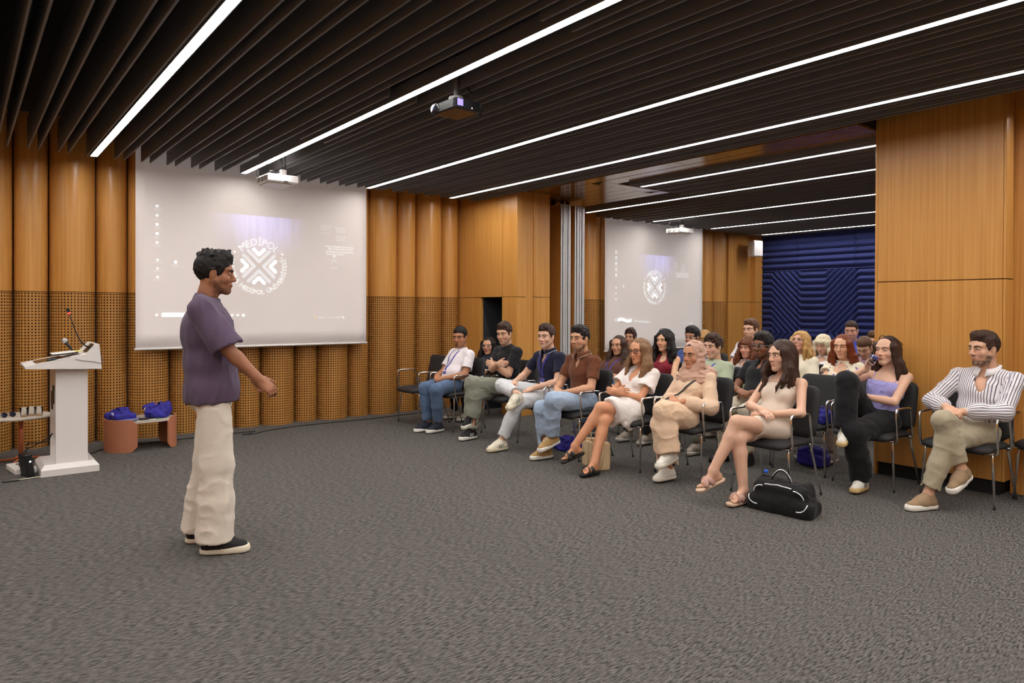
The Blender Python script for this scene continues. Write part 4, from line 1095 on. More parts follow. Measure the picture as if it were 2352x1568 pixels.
def shoe(parent, a, R, s, um, sm, h=.007, kind='sneaker', stripe=None, lace=None, name='shoe', high=0., bulk=1.0):
    U, So, T = shoe_fields(a, R, s, high, bulk)
    sh = soft(name, U, h, um, parent); soft('sole', So, h, sm, sh)
    if lace is not None:
        mb = MB()
        for i in range(4):
            x = .035+.022*i; pts = []
            for yy in np.linspace(-.024,.024,5):
                P = np.array([T(x,yy,zz) for zz in np.linspace(.05,-.07,40)]); k = np.argmax(U.at(P) < .001); pts.append(P[k])
            mb.tube(pts, .0035*s, 6)
        mb.build('laces', lace, sh)
    if stripe is not None:
        for side in (-1,1):
            mb = MB()
            for i in range(3):
                x = .018+.024*i; pts = []
                for f in np.linspace(0,1,5):
                    zz = -.030-.036*f; P = np.array([T(x+.012*f,side*yy,zz) for yy in np.linspace(.08,.0,40)]); k = np.argmax(U.at(P) < .0005); pts.append(P[k])
                mb.tube(pts, [(.0018*s,.005*s)]*5, 6, flat=R[:,1])
            mb.build('stripe', stripe, sh)
    return sh
def slide(parent, a, R, s, sole_m, strap_m, h=.006):
    """open slide sandal: foot-bed and broad crossed strap"""
    T = lambda x,y,z: a+R@(vv(x,y,z)*s); B = Field()
    B.cone(T(-.035,0,-.095), T(.05,0,-.095), .040*s, .038*s, .01).cone(T(.05,0,-.095), T(.148,0,-.095), .040*s, .044*s, .01)
    B.cut(T(0,0,-.113), R@vv(0,0,-1)); B.cut(T(0,0,-.090), R@vv(0,0,1))
    sd = soft('sandal', B, h, sole_m, parent)
    for k,(xa,xb) in enumerate(((.050,.112),(.112,.050))):
        mb = MB(); n = 11; pts = []
        for i in range(n):
            f = i/(n-1); an = PI*f; pts.append(T(xa+(xb-xa)*f, -.047*math.cos(an), -.093+.058*math.sin(an)**.7+.004*k))
        mb.tube(pts, [(.004*s,.020*s)]*n, 8, flat=R[:,2]); mb.build('strap', strap_m, sd)
    return sd
# ================================================================== PEOPLE
def ik(a, b, l1, l2, pole):
    d = b-a; L = min(np.linalg.norm(d), (l1+l2)*.999); u = unit(d); x = (l1*l1-l2*l2+L*L)/(2*L); h = math.sqrt(max(0, l1*l1-x*x))
    p = np.asarray(pole,float); p = unit(p-u*(p@u)); return a+u*x+p*h
def lerp(a, b, t): return a+(b-a)*t
def sit_legs(kind, hx=0.0):
    """knee, ankle, foot direction for L (+y) and R (-y)"""
    P = dict(
     flat=dict(L=((.42,.13,.50),(.38,.13,.105),(1,.12,0)), R=((.42,-.13,.50),(.40,-.12,.105),(1,-.12,0))),
     LoverR=dict(R=((.44,-.02,.48),(.42,.03,.105),(1,-.05,0)), L=((.45,-.02,.60),(.60,-.125,.25),(.8,-.35,-.45))),
     RoverL=dict(L=((.44,.02,.48),(.42,-.03,.105),(1,.05,0)), R=((.45,.02,.60),(.60,.125,.25),(.8,.35,-.45))))
    return P[kind] if isinstance(kind,str) else kind
def torso(F, J, inf, fem, k=.03, belly=0.0):
    s = J['s']; u = unit(J['N']-J['H']); R0 = frame(J['tf'], u); R0 = np.stack([unit(np.cross(J['tl'],u)), J['tl'], u],1)
    L = J['L']; sw = J['sw']
    F.ell(J['H']+u*.01, np.array((.105,.150 if fem else .145,.105))*s+inf, R0, k)
    F.ell(lerp(J['H'],J['N'],.30)+J['tf']*(-.004+belly*.5), np.array((.090 if fem else .100,.118 if fem else .132,.13))*s+inf+np.array((belly,belly*.6,0)), R0, k)
    F.ell(lerp(J['H'],J['N'],.64)-J['tf']*.008, np.array((.100 if fem else .112,.128 if fem else .150,.155))*s+inf, R0, k)
    F.cone(J['SL'], J['SR'], .047*s+inf*.8, .047*s+inf*.8, k)
    F.cone(J['N']-u*.006, lerp(J['SL'],J['SR'],.20), .046*s+inf*.6, .045*s+inf*.8, k); F.cone(J['N']-u*.006, lerp(J['SL'],J['SR'],.80), .046*s+inf*.6, .045*s+inf*.8, k)
    if fem:
        for y in (-1,1): F.ell(lerp(J['H'],J['N'],.64)+J['tf']*.062+J['tl']*y*.062, np.array((.052,.055,.058))*s+inf*.8, R0, k)
def fold_disp(amp, fr=11, seed=0, st=(.8,.8,1.5)):
    st = np.array(st)
    def fn(P):
        q = P*fr*st; q = q+.7*np.stack([vnoise(P*5+seed+11), vnoise(P*5+seed+17), vnoise(P*5+seed+23)],-1)
        r = 1-np.abs(vnoise(q*.8+seed)); r2 = 1-np.abs(vnoise(q*1.7+seed+5))
        return amp*(.55-1.0*r**4-.35*r2**4+.35*vnoise(q*.5+seed+3))
    return fn
def limb(F, a, b, c, r, inf, k=.02):
    F.cone(a, b, r[0]+inf, r[1]+inf, k); F.cone(b, c, r[1]+inf, r[2]+inf, k)
def leg_prims(F, J, side, inf=0, k=.02, calf=True, toank=0.0):
    s = J['s']; h,kn,an = J['h'+side],J['k'+side],J['a'+side]
    F.cone(h, kn, .082*s+inf, .054*s+inf, k)
    if calf:
        m = lerp(kn,an,.30)+J['cb'+side]*.010; F.cone(kn, m, .053*s+inf, .052*s+inf, k); F.cone(m, lerp(kn,an,1-toank), .052*s+inf, (.034*s if inf < .012 else .045*s)+inf, k)
def hem_sphere(F, p, d, r): F.ell(p+unit(d)*r*.80, (r,r,r), None, .004, 's')
def top_garment(J, o, fem):
    """torso with hem and neckline, plus sleeves -> Field"""
    T = Field(); inf = o.get('inf',.014); torso(T, J, inf, fem, belly=o.get('belly',0)); u = unit(J['N']-J['H'])
    hem = o.get('hem', -.06)
    if J['stand']:
        for f,rx,ry,rzz in ((.62,.138,.182,.17),(.30,.150,.182,.17),(0.0,.156,.190,.17),(-.12,.148,.190,.13)): T.ell(lerp(J['H'],J['N'],f)-J['tf']*.008, (rx,ry,rzz), np.stack([J['tf'],J['tl'],vv(0,0,1)],1), .04)
    T.cut(J['H']+u*hem, -unit(u*.8+vv(0,0,.2)))
    if o.get('hemcurve'): pass
    nk = o.get('neck','crew')
    if nk == 'crew': T.cut(J['N']+u*.030+J['tf']*.0, unit(u+J['tf']*.42))
    elif nk == 'v': T.cut(J['N']+u*.026, unit(u+J['tf']*.35)); T.ell(J['N']+J['tf']*.09-u*.020, (.065,.030,.105), np.stack([J['tf'],J['tl'],u],1), .01, 's')
    elif nk == 'open': T.cut(J['N']+u*.026, unit(u+J['tf']*.35)); T.ell(J['N']+J['tf']*.10-u*.035, (.075,.042,.150), np.stack([J['tf'],J['tl'],u],1), .01, 's')
    elif nk == 'scoop': T.cut(J['N']+u*.01, unit(u+J['tf']*.35)); T.ell(J['N']+J['tf']*.11-u*.04, (.075,.075,.075), np.stack([J['tf'],J['tl'],u],1), .01, 's')
    elif nk == 'strap': T.cut(lerp(J['H'],J['N'],o.get('strapz',.80)), unit(u+J['tf']*.18))
    elif nk == 'tank':
        T.cut(J['N']+u*.005, unit(u+J['tf']*.45)); T.ell(J['N']+J['tf']*.10-u*.03, (.07,.062,.06), np.stack([J['tf'],J['tl'],u],1), .01, 's')
        for sd in 'LR': T.ell(J['S'+sd]+(J['S'+sd]-J['N'])*.25-u*.005, (.075,.058,.085), np.stack([J['tf'],J['tl'],u],1), .01, 's')
    G = Field(); sl = o.get('sleeve', .6); si = o.get('sinf', .018); s = J['s']
    if sl > 0:
        for sd in 'LR':
            S,E,Wr = J['S'+sd],J['E'+sd],J['W'+sd]
            if sl <= 1:
                e = lerp(S,E,sl); G.cone(S, e, .046*s+inf*.8, .044*s+si, .02)
                hem_sphere(G, e, E-S, max(.085,(.046*s+si)*1.6))
            else:
                e = lerp(E,Wr,sl-1); G.cone(S, E, .046*s+inf*.8, .042*s+si, .03); G.cone(E, e, .042*s+si, .034*s+si*.9, .03)
                hem_sphere(G, e, Wr-E, .070)
                if o.get('rolled'): G.cone(lerp(E,Wr,sl-1.16), lerp(E,Wr,sl-1.03), .047*s+si, .045*s+si, .006)
    G.sub(T, .025)
    G.disp(fold_disp(o.get('fold',.007), o.get('ffr',10), o.get('seed',0), o.get('fst',(.7,.7,1.5))))
    return G
def trousers(J, o):
    G = Field(); inf = o.get('inf',.016); wide = o.get('wide',0.0); s = J['s']; tk = o.get('toank',.06)
    for sd in 'RL':
        kn,an = J['k'+sd],J['a'+sd]; e = lerp(kn,an,1-tk)
        r1 = .056*s+inf*.9; r2 = .046*s+inf*.7+wide
        G.cone(kn, lerp(kn,e,.5), r1+wide*.3, lerp(r1,r2,.5)+wide*.2, .02); G.cone(lerp(kn,e,.5), e, lerp(r1,r2,.5)+wide*.2, r2, .02)
        hem_sphere(G, e, an-kn, max(.075, r2*1.35))
    for sd in 'RL': G.cone(J['h'+sd], J['k'+sd], .086*s+(inf if not J['stand'] else .006), .060*s+inf+wide*.3, .03)
    P = Field(); u = unit(J['N']-J['H'])
    R0 = np.stack([unit(np.cross(J['tl'],u)), J['tl'], u],1)
    P.ell(J['H'], np.array((.108,.150,.11))*s+(inf if not J['stand'] else -.004), R0, .03)
    if J['stand']: P.ell(J['H']-J['tf']*.03-vv(0,0,.05), np.array((.10,.145,.10))*s+.008, None, .03)
    P.cut(J['H']+u*o.get('waist',.07), u)
    G.sub(P, .03)
    if J['stand']: G.cut(J['H']+u*o.get('waist',-.05), u)
    G.disp(fold_disp(o.get('fold',.007), o.get('ffr',13), o.get('seed',3), o.get('fst',(.8,.8,1.4))))
    return G
def skirt(J, o):
    """short skirt of a dress over crossed or parallel thighs"""
    G = Field(); inf = o.get('inf',.014); f = o.get('cover',.62); s = J['s']
    for sd in 'RL':
        e = lerp(J['h'+sd],J['k'+sd],f); G.cone(J['h'+sd], e, .084*s+inf, .070*s+inf+o.get('flare',0), .05)
    if o.get('drape'):
        a = lerp(J['hL'],J['kL'],f*.9)+vv(0,.03,-.03)
        for q,(dx,dy,dz) in enumerate(((.0,.035,-.05),(-.05,.05,-.10),(-.11,.06,-.135),(-.18,.065,-.12))): G.cone(J['hL']+vv(.0,.05-.01*q,.0), a+vv(dx,dy,dz), .065, .034, .04)
    G.ell(J['H'], np.array((.11,.155,.11))*s+inf, None, .04)
    m = lerp(lerp(J['hL'],J['kL'],f), lerp(J['hR'],J['kR'],f), .5); G.cut(m+unit(o.get('hemdir',(1,0,-.2)))*.02, o.get('hemdir',(1,0,-.25)))
    G.disp(fold_disp(o.get('fold',.006), o.get('ffr',14), 5, o.get('fst',(.9,.9,1))))
    return G
def ribbon_on(F, J, path, w_, m, parent, name, th=.002, lift=.006):
    """flat band laid on a garment: path of (lateral, height fraction H->N)"""
    u = unit(J['N']-J['H']); pts = []
    path = [tuple(lerp(np.array(a),np.array(b),t)) for a,b in zip(path[:-1],path[1:]) for t in (0,.34,.67)]+[path[-1]]
    for y, f in path:
        b = lerp(J['H'],J['N'],f)+J['tl']*y; P = np.array([b+J['tf']*x for x in np.linspace(.32,-.25,160)]); hit = F.at(P) < .0
        if hit.any(): pts.append(P[np.argmax(hit)]+J['tf']*lift)
    if len(pts) < 2: return None
    return MB().tube(pts, [(th,w_/2)]*len(pts), 6, flat=J['tf']).build(name, m, parent)
M_lany = mat('blue_lanyard', srgb(66,62,160), .6)
def lanyard(par, F, J, badge=True, off=0.0):
    lo = .34
    path = lambda y: [(y*.075,.985),(y*.066,.93),(y*.052,.84),(y*.036,.70),(y*.018,.55),(y*.004+off,.42)]
    l = ribbon_on(F, J, path(1), .016, M_lany, par, 'lanyard'); ribbon_on(F, J, path(-1), .016, M_lany, l, 'strap_half')
    if badge:
        u = unit(J['N']-J['H']); b = lerp(J['H'],J['N'],.28)+J['tl']*off; P = np.array([b+J['tf']*x for x in np.linspace(.35,-.2,200)]); k = np.argmax(F.at(P) < 0); c = P[k]+J['tf']*.008
        R = np.stack([J['tf'],J['tl'],u],1)
        M = Matrix([list(R[i])+[c[i]] for i in range(3)]+[[0,0,0,1]])
        MB().box((-.002,-.034,-.052),(.002,.034,.052),.001).xform(M).build('badge', M_pap, l)
        for za,zb in ((.012,.052),(-.052,-.032)): MB().box((.0022,-.034,za),(.003,.034,zb)).xform(M).build('badge_print', mat('badge_violet', srgb(78,66,140), .5), l)
        for ya in (-.018,-.005,.008): MB().box((.0024,ya,-.006),(.0032,ya+.010,.0)).xform(M).build('badge_mark', mat('badge_red', srgb(190,40,60), .5), l)
def collar(par, J, m, tip=None, h=.034, spread=1.0):
    """turned-down shirt collar: two flared bands meeting at the front"""
    u = unit(J['N']-J['H']); n_ = 14; mb = MB(); tb = MB(); rows = []
    for i in range(n_+1):
        t = -PI*.93+2*PI*.93*i/n_      # 0 = back
        ang = t; dirv = -J['tf']*math.cos(ang)+J['tl']*math.sin(ang)
        fr_ = max(0, -math.cos(ang)); r = .064*J['s']+.006*fr_
        c = J['N']+u*(.042-.030*fr_)+J['tf']*.004
        a = c+dirv*(r-.004); b = c+dirv*(r+.014)*1.0+u*.004; d = c+dirv*(r+.020+.012*fr_*spread)-u*(h+.020*fr_**3)
        rows.append((a,b,d))
    V = [p for rw in rows for p in rw]
    mb.raw(V, [(3*i+k,3*i+3+k,3*i+4+k,3*i+1+k) for i in range(n_) for k in (0,1)], True)
    c = mb.build('collar', m, par); md = c.modifiers.new('thick','SOLIDIFY'); md.thickness = .004
    if tip: tb.tube([rw[2]+u*.006+unit(rw[2]-J['N'])*.003 for rw in rows], .0022, 6); tb.build('collar_tipping', tip, c)
    return c
def necklace(par, B, J, m, drop=.80, w_=.05, bead=.004, name='necklace'):
    pts = []; u = unit(J['N']-J['H'])
    for i in range(15):
        t = -1+2*i/14; y = t*.055; f = drop+(1.0-drop)*abs(t)**1.7
        b = lerp(J['H'],J['N'],f)+J['tl']*y; P = np.array([b+J['tf']*x for x in np.linspace(.25,-.1,160)]); k = np.argmax(B.at(P) < .0); pts.append(P[k]+J['tf']*.002)
    return MB().tube(pts, bead, 6).build(name, m, par)

def person(label, pos, rz, head, o, grp=None):
    """head: local head centre; o: everything else"""
    fem = o.get('fem',False); s = o.get('s', .96 if fem else 1.0); hi = o.get('hi',0)
    hH, hB, hC, hD = ((.0044,.0125,.0090,.0046),(.0054,.015,.0115,.0060),(.0064,.021,.015,.008))[2-hi]
    root = empty('person', (pos[0],pos[1],0), rz, label, 'person', grp)
    J = dict(s=s, stand=o.get('stand',False)); head = np.asarray(head,float)
    tw = o.get('twist',0.0); J['tf'] = rotz(tw)@vv(1,0,0); J['tl'] = rotz(tw)@vv(0,1,0)
    yaw, pit, rol = o.get('look',(0,0,0)); R = rotz(yaw)@roty(-pit)@rotx(rol); J['c'] = head
    N = head+R@vv(-.030,0,-.085)*s+vv(-.020,0,-.072)*s
    if o.get('N') is not None: N = np.asarray(o['N'],float)
    J['N'] = N; L = o.get('L', .455*s if not fem else .445*s)
    if 'H' in o: H = np.asarray(o['H'],float)
    else:
        hz = o.get('hz',.535); dz = N[2]-hz; dx = math.sqrt(max(0,L*L-dz*dz)); H = vv(N[0]+min(dx,.24), N[1]*.4, hz)
    J['H'] = H; J['L'] = np.linalg.norm(N-H); u = unit(N-H)
    sw = o.get('sw', .148 if fem else .172)*s; J['sw'] = sw
    for sd,y in (('L',1),('R',-1)):
        J['S'+sd] = N-u*.062*s+J['tl']*y*sw-J['tf']*.004
    legs = o.get('legs'); hx = H[0]
    for sd,y in (('L',1),('R',-1)):
        J['h'+sd] = H+J['tl']*y*.085*s+vv(.01,0,-.005)
        if J['stand']: kn, an, fd = legs[sd]
        else:
            kn, an, fd = legs[sd]
        J['k'+sd] = np.asarray(kn,float); J['a'+sd] = np.asarray(an,float); J['f'+sd] = unit(fd)
        v = unit(J['a'+sd]-J['k'+sd]); q = -(J['k'+sd]-J['h'+sd]); q = q-v*(q@v); J['cb'+sd] = unit(q) if np.linalg.norm(q) > .02 else vv(-1,0,0)
    arms = o['arms']; ul, fl_ = .275*s, .245*s
    for sd in 'LR':
        a = arms[sd]; w_ = np.asarray(a[0],float); pole = a[1]
        S_ = J['S'+sd]; d = w_-S_; D_ = np.linalg.norm(d)
        if D_ > (ul+fl_)*.995: w_ = S_+d/D_*(ul+fl_)*.995
        J['E'+sd] = ik(S_, w_, ul, fl_, pole); J['W'+sd] = w_
    # ---- garments first (their fields hide the body below them)
    gar = []
    if o.get('top'):
        t = o['top']; gar.append((t['name'], top_garment(J, t, fem), t['mat'], t))
    if o.get('pants'):
        t = o['pants']; gar.append((t.get('name','trousers'), trousers(J, t), t['mat'], t))
    if o.get('skirt'):
        t = o['skirt']; gar.append((t.get('name','skirt'), skirt(J, t), t['mat'], t))
    if o.get('merge'):                      # a dress: bodice and skirt are one garment
        G = Field(); G.sub(gar[0][1], .03); G.sub(gar[-1][1], .04); gar = [(o['merge'], G, gar[0][2], gar[0][3])]
    # ---- body
    B = Field(); head_field(B, head, R, s, fem, N-u*.005, (.054 if fem else .062)*s)
    torso(B, J, -.004, fem)
    hands = []
    ar = (.044*s*(.9 if fem else 1.12), .036*s*(.92 if fem else 1.12), .0245*s*(1 if fem else 1.12))
    for sd in 'LR':
        B.cone(J['S'+sd], J['E'+sd], ar[0], ar[1], .02); m = lerp(J['E'+sd],J['W'+sd],.28); B.cone(J['E'+sd], m, ar[1]*.98, ar[1]*1.02, .015); B.cone(m, J['W'+sd], ar[1]*1.02, ar[2], .015)
        a = arms[sd]
        if len(a) > 2: hand(B, J['W'+sd], np.asarray(a[2],float), np.asarray(a[3],float), sd=='R', s=s*(.90 if fem else 1.0), **(a[4] if len(a) > 4 else {})); hands.append((J['W'+sd], a[2]))
    bare = o.get('feet') == 'slides'
    for sd in 'LR':
        leg_prims(B, J, sd, calf=True)
        Rf = frame(J['f'+sd]); J['Rf'+sd] = Rf
        if bare:
            Rf2 = Rf if sd == 'L' else Rf@np.diag([1,-1,1.]); bare_foot(B, J['a'+sd], Rf2@np.diag([1,-1,1.]), s*.93)
        else: B.cone(J['a'+sd], J['a'+sd]+Rf@vv(-.01,0,-.05), .034*s, .030*s, .02)
    pieces = []; boxes = []
    zneck = lerp(N, head, .42)[2]
    hb = (head-vv(.16,.16,0)*s, head+vv(.16,.16,.16)*s); hb[0][2] = zneck; boxes.append((hb, hH))
    for w_, d in hands:
        c = w_+unit(d)*.08; lo_, hi_ = c-.115, c+.115; boxes.append(((lo_,hi_), hD))
    if bare:
        for sd in 'LR': c = J['a'+sd]+J['Rf'+sd]@vv(.07,0,-.05); boxes.append(((c-.14,c+.14), .005 if hi else .007))
    def tuck(V):
        """skin below a garment is drawn in so that cloth folds never cut it"""
        if not gar: return V
        g = np.min([G.at(V) for _,G,_,_ in gar], 0); w_ = np.clip((.003-g)/.010, 0, 1); m = w_ > 0
        if not m.any(): return V
        P = V[m]; e = .004; d = np.stack([B.at(P+vv(e,0,0))-B.at(P-vv(e,0,0)), B.at(P+vv(0,e,0))-B.at(P-vv(0,e,0)), B.at(P+vv(0,0,e))-B.at(P-vv(0,0,e))],1)
        d /= np.linalg.norm(d,axis=1)[:,None]+1e-9; V = V.copy(); V[m] = P-d*(w_[m]*.013)[:,None]; return V
    allV = []; allQ = []; off = 0
    def push(V, Q, keep):
        nonlocal off
        Q = Q[keep]
        if not len(Q): return
        V, Q = compact(V, Q); allV.append(V); allQ.append(Q+off); off += len(V)
    done = []
    for (lo_,hi_), hh in boxes:
        V, Q = B.mesh(hh, lo_, hi_)
        if not len(Q): continue
        c = V[Q].mean(1); k = np.ones(len(Q), bool)
        for (l2,h2) in done: k &= ~((c > l2).all(1) & (c < h2).all(1))
        push(V, Q, k); done.append((lo_+hh*1.2, hi_-hh*1.2))
    V, Q = B.mesh(hB); c = V[Q].mean(1); k = np.ones(len(Q), bool)
    for (lo_,hi_) in done: k &= ~((c > lo_+.002).all(1) & (c < hi_-.002).all(1))
    push(V, Q, k)
    V = tuck(np.concatenate(allV)); Q = np.concatenate(allQ)
    me = arr_mesh('body', V, Q, mats=[M_skin]); base = SKIN[o['skin']] if isinstance(o['skin'],str) else o['skin']
    C = head_colors(V, head, R, s, base, o)
    set_color(me, 'Col', C); bo = link('body', me, root)
    # ---- garments
    for nm, G, m, t in gar:
        Vg, Qg = G.mesh(t.get('h', hC)); mg = arr_mesh(nm, Vg, Qg, mats=[m])
        if t.get('phase'):
            dT = np.abs((Vg-J['N'])@J['tl']); ph = (Vg-J['N'])@unit(J['tl']+.25*J['tf'])
            for sd,y in (('L',1),('R',-1)):
                S_,E_,W_a = J['S'+sd],J['E'+sd],J['W'+sd]
                for a,b in ((S_,E_),(E_,W_a)):
                    ab = b-a; tt = np.clip(((Vg-a)@ab)/(ab@ab),0,1); dd = np.linalg.norm(Vg-a-tt[:,None]*ab,axis=1); msk = dd < .072
                    e1 = unit(np.cross(ab, vv(.3,0,1))); e2 = unit(np.cross(ab, e1)); w2 = Vg-a; ph = np.where(msk, np.arctan2(w2@e1, w2@e2)*.052, ph)
            at_ = mg.attributes.new('phase','FLOAT','POINT'); at_.data.foreach_set('value', ph.astype(np.float32))
        g = link(nm, mg, root); J['G_'+nm] = G
    # ---- face and hair
    hm = hair_mat(*o['hair_m'])
    eyes(root, head, R, s, o, lid_mat(base))
    brows(root, B, head, R, s, hair_mat(*o.get('brow_m', o['hair_m'])), o.get('brow', .68 if fem else 1.1), o.get('braise',0))
    lips(root, B, head, R, s, tuple(o.get('lip', tuple(np.array(base)*np.array([.82,.56,.56])))), fem)
    st, ho = o['hair']
    ho = dict(ho); ho['Rb'] = R@roty(pit)
    if st == 'short': Fh = hair_short(head, R, s, ho)
    elif st == 'long': Fh = hair_long(head, R, s, ho)
    else: Fh = None
    if Fh is not None: soft('hair', Fh, (.0062,.0072,.0088)[2-hi] if st=='long' else (.0046,.0056,.0066)[2-hi], hm, root)
    # ---- shoes
    if o.get('shoe'):
        for sd in 'LR':
            if sd in o.get('noshoe',''): continue
            sh = dict(o['shoe']); shoe(root, J['a'+sd], J['Rf'+sd], s*(.93 if fem else 1.0), sh.pop('um'), sh.pop('sm'), h=.0072 if hi == 2 else .013, **sh)
    if bare:
        for sd in 'LR': slide(root, J['a'+sd], J['Rf'+sd], s*.93, *o['slide'])
    if o.get('glasses'): glasses(root, head, R, s, *o['glasses'])
    return root, J, B, R
def W2L(pos, rz, P):
    P = np.asarray(P,float)-vv(pos[0],pos[1],0); return rotz(-rz)@P
SPK = vv(1.2,4.45,1.6)
BLK = ('hair_black', srgb(30,25,24)); DBR = ('hair_dark_brown', srgb(64,44,34)); BRN = ('hair_brown', srgb(92,62,42)); LBR = ('hair_light_brown', srgb(132,98,68)); BLD = ('hair_blond', srgb(196,158,106)); WBL = ('hair_platinum', srgb(226,212,178)); RED = ('hair_auburn', srgb(122,58,30)); CBR = ('hair_chestnut', srgb(104,58,34)); GLD = ('hair_golden', srgb(184,140,84))
def T(name, m, **k): return dict(name=name, mat=m, **k)
den = cloth('blue_denim', srgb(88,108,138), .3, k=.75); lden = cloth('light_denim', srgb(160,178,200), .3, k=.8); gden = cloth('pale_grey_denim', srgb(205,205,206), .25)
blackc = cloth('black_cotton', srgb(26,25,27), .1); beige = cloth('beige_linen', srgb(214,184,156), .2)
WHS = mat('shoe_white_rubber', srgb(226,222,212), .6); WHU = mat('shoe_white_leather', srgb(222,216,204), .5); BLU = mat('shoe_black_suede', srgb(34,32,34), .8); LACE = mat('shoe_lace', srgb(220,214,204), .7)
# default arm poses (wrist, elbow pole, finger direction, palm normal)
def lap(z=.66, x=.24, y=.05, curl=.5):
    return dict(L=((x,y+.02,z),(-.5,.8,-.5),(.45,-.85,-.15),(-.3,0,-1),dict(curl=curl)), R=((x+.01,-y-.02,z+.015),(-.5,-.8,-.5),(.45,.85,-.15),(-.3,0,-1),dict(curl=curl)))
def crossed(z=.80, x=.17, d=.09):
    return dict(L=((x,-d,z-.01),(-.2,.9,-.5),(.1,-1,.15),(-1,0,-.2),dict(curl=.35)), R=((x+.055,d,z+.01),(-.2,-.9,-.5),(.1,1,.1),(-1,0,-.2),dict(curl=.35)))
def seat(label, cpos, headw, o, crz=PI, look=None, clab=None, hz=.535, chairdx=0.0):
    """a seated person on a chair of the audience; headw: head centre in the room"""
    rz = crz+o.get('turn',0)
    chair(cpos[0]+chairdx, cpos[1], crz, clab or ('black upholstered armchair carrying the '+o['who']))
    hl = W2L(cpos, rz, headw)
    if look is None: look = (0,0,0)
    t = W2L(cpos, rz, SPK)-hl; yaw = math.atan2(t[1],t[0])*.9+look[0]; o['look'] = (yaw, look[1], look[2])
    return person(label, cpos, rz, hl, o, 'seated audience')

# ---------------------------------------------------------------- the speaker
o = dict(stand=True, hi=2, skin=srgb(156,104,76), look=(.05,-.03,0), H=(0,0,.965), sw=.182, hair_m=BLK, hair=('short',dict(thick=.012,top=.030,quiff=.016,amp=.006,fr=70,seed=2,hl=-.004,spiky=130)), beard=.62, brow=1.2, lid=.3,
  legs=dict(R=((.035,-.105,.52),(.025,-.115,.10),(1,-.06,0)), L=((-.03,.10,.52),(-.095,.13,.10),(1,.12,0))),
  arms=dict(R=((.285,-.235,1.03),(-.5,-.3,-.8),(.74,.05,-.66),(-.45,.75,-.5),dict(curl=.62)), L=((.20,.27,1.02),(-.6,.4,-.6),(.6,-.1,-.75),(-.4,-.8,-.2),dict(curl=.6))),
  top=T('t_shirt', cloth('plum_jersey', srgb(92,76,96), .12), inf=.036, sinf=.050, sleeve=.98, hem=-.075, neck='crew', fold=.011, ffr=9, fst=(1.5,1.5,.5), h=.0085),
  pants=T('trousers', cloth('cream_twill', srgb(222,210,194), .15), inf=.026, wide=.044, toank=-.03, waist=-.045, fold=.007, ffr=11, h=.0085),
  shoe=dict(um=BLU, sm=mat('cream_sole', srgb(224,212,190), .6), lace=LACE, bulk=1.16))
person('man in a plum T-shirt and cream trousers standing with one hand forward', (1.215,4.48), -.40, (.012,-.005,1.655), o)

# ---------------------------------------------------------------- front row
whiteT = cloth('white_cotton', srgb(226,218,220), .1); navy = cloth('navy_pique', srgb(28,30,50), .2); brownp = cloth('brown_pique', srgb(104,60,38), .2); greyg = cloth('grey_green_chino', srgb(128,128,114), .15)
WHT = mat('white_trim', srgb(225,222,220), .7)
o = dict(who='man in the white T-shirt with lanyard', hi=2, skin='tan', hair_m=BLK, hair=('short',dict(thick=.007,top=.022,amp=.004,seed=1)), beard=.45, lid=.75, s=1.0,
  legs=dict(L=((.42,.20,.51),(.33,.12,.105),(1,.25,0)), R=((.42,-.04,.51),(.40,-.01,.105),(1,.1,0))), arms=lap(.62,.22,.06,.6),
  top=T('t_shirt', whiteT, inf=.018, sinf=.026, sleeve=.72, neck='crew', belly=.02, fold=.007), pants=T('jeans', den, inf=.014, wide=.004, toank=.06),
  shoe=dict(um=mat('shoe_navy_mesh', srgb(30,34,48), .8), sm=WHS))
_, J, B, R = seat('man in white T-shirt with blue lanyard and jeans at the head of the front row', (4.78,7.18), (4.86,7.215,1.10), o, look=(-.05,-.08,0)); lanyard(_, J['G_t_shirt'], J)
o = dict(who='man in the black T-shirt with folded arms', hi=2, skin='light', hair_m=DBR, hair=('short',dict(thick=.010,top=.028,quiff=.006,amp=.005,hl=-.012,seed=5)), beard=.30, lid=.62, s=1.0,
  legs=dict(R=((.46,-.02,.49),(.52,.0,.105),(1,.25,0)), L=((.48,-.05,.61),(.50,-.03,.27),(.85,.25,-.3))), arms=crossed(.82,.16),
  top=T('t_shirt', blackc, inf=.018, sinf=.026, sleeve=.72, neck='crew'), pants=T('trousers', greyg, inf=.026, wide=.016, toank=.05, fold=.010),
  shoe=dict(um=BLU, sm=WHS, stripe=WHT))
seat('man in black T-shirt with folded arms and grey-green trousers', (5.02,6.45), (4.99,6.49,1.165), o, look=(0,-.12,0))
o = dict(who='man in the navy polo shirt', hi=2, skin='fair', hair_m=DBR, hair=('short',dict(thick=.008,top=.03,quiff=.016,amp=.007,fr=50,seed=7)), beard=.14, lid=.3, s=1.0,
  legs=dict(L=((.44,.05,.49),(.60,-.02,.105),(1,.1,0)), R=((.40,-.27,.63),(.50,.10,.585),(.92,.22,-.35))),
  arms=dict(L=((.26,.10,.63),(-.4,.8,-.5),(.65,-.7,-.3),(-.2,-.3,-1),dict(curl=.25)), R=((.28,-.20,.67),(-.4,-.8,-.5),(.9,.3,-.25),(0,0,-1),dict(curl=.4))),
  top=T('polo_shirt', navy, inf=.012, sinf=.016, sleeve=.66, neck='v', fold=.006), pants=T('jeans', gden, inf=.014, wide=.006, toank=.10),
  shoe=dict(um=mat('shoe_cream_leather', srgb(222,212,190), .5), sm=mat('shoe_cream_sole', srgb(214,204,176), .6), stripe=mat('shoe_green', srgb(40,84,66), .6), lace=LACE))
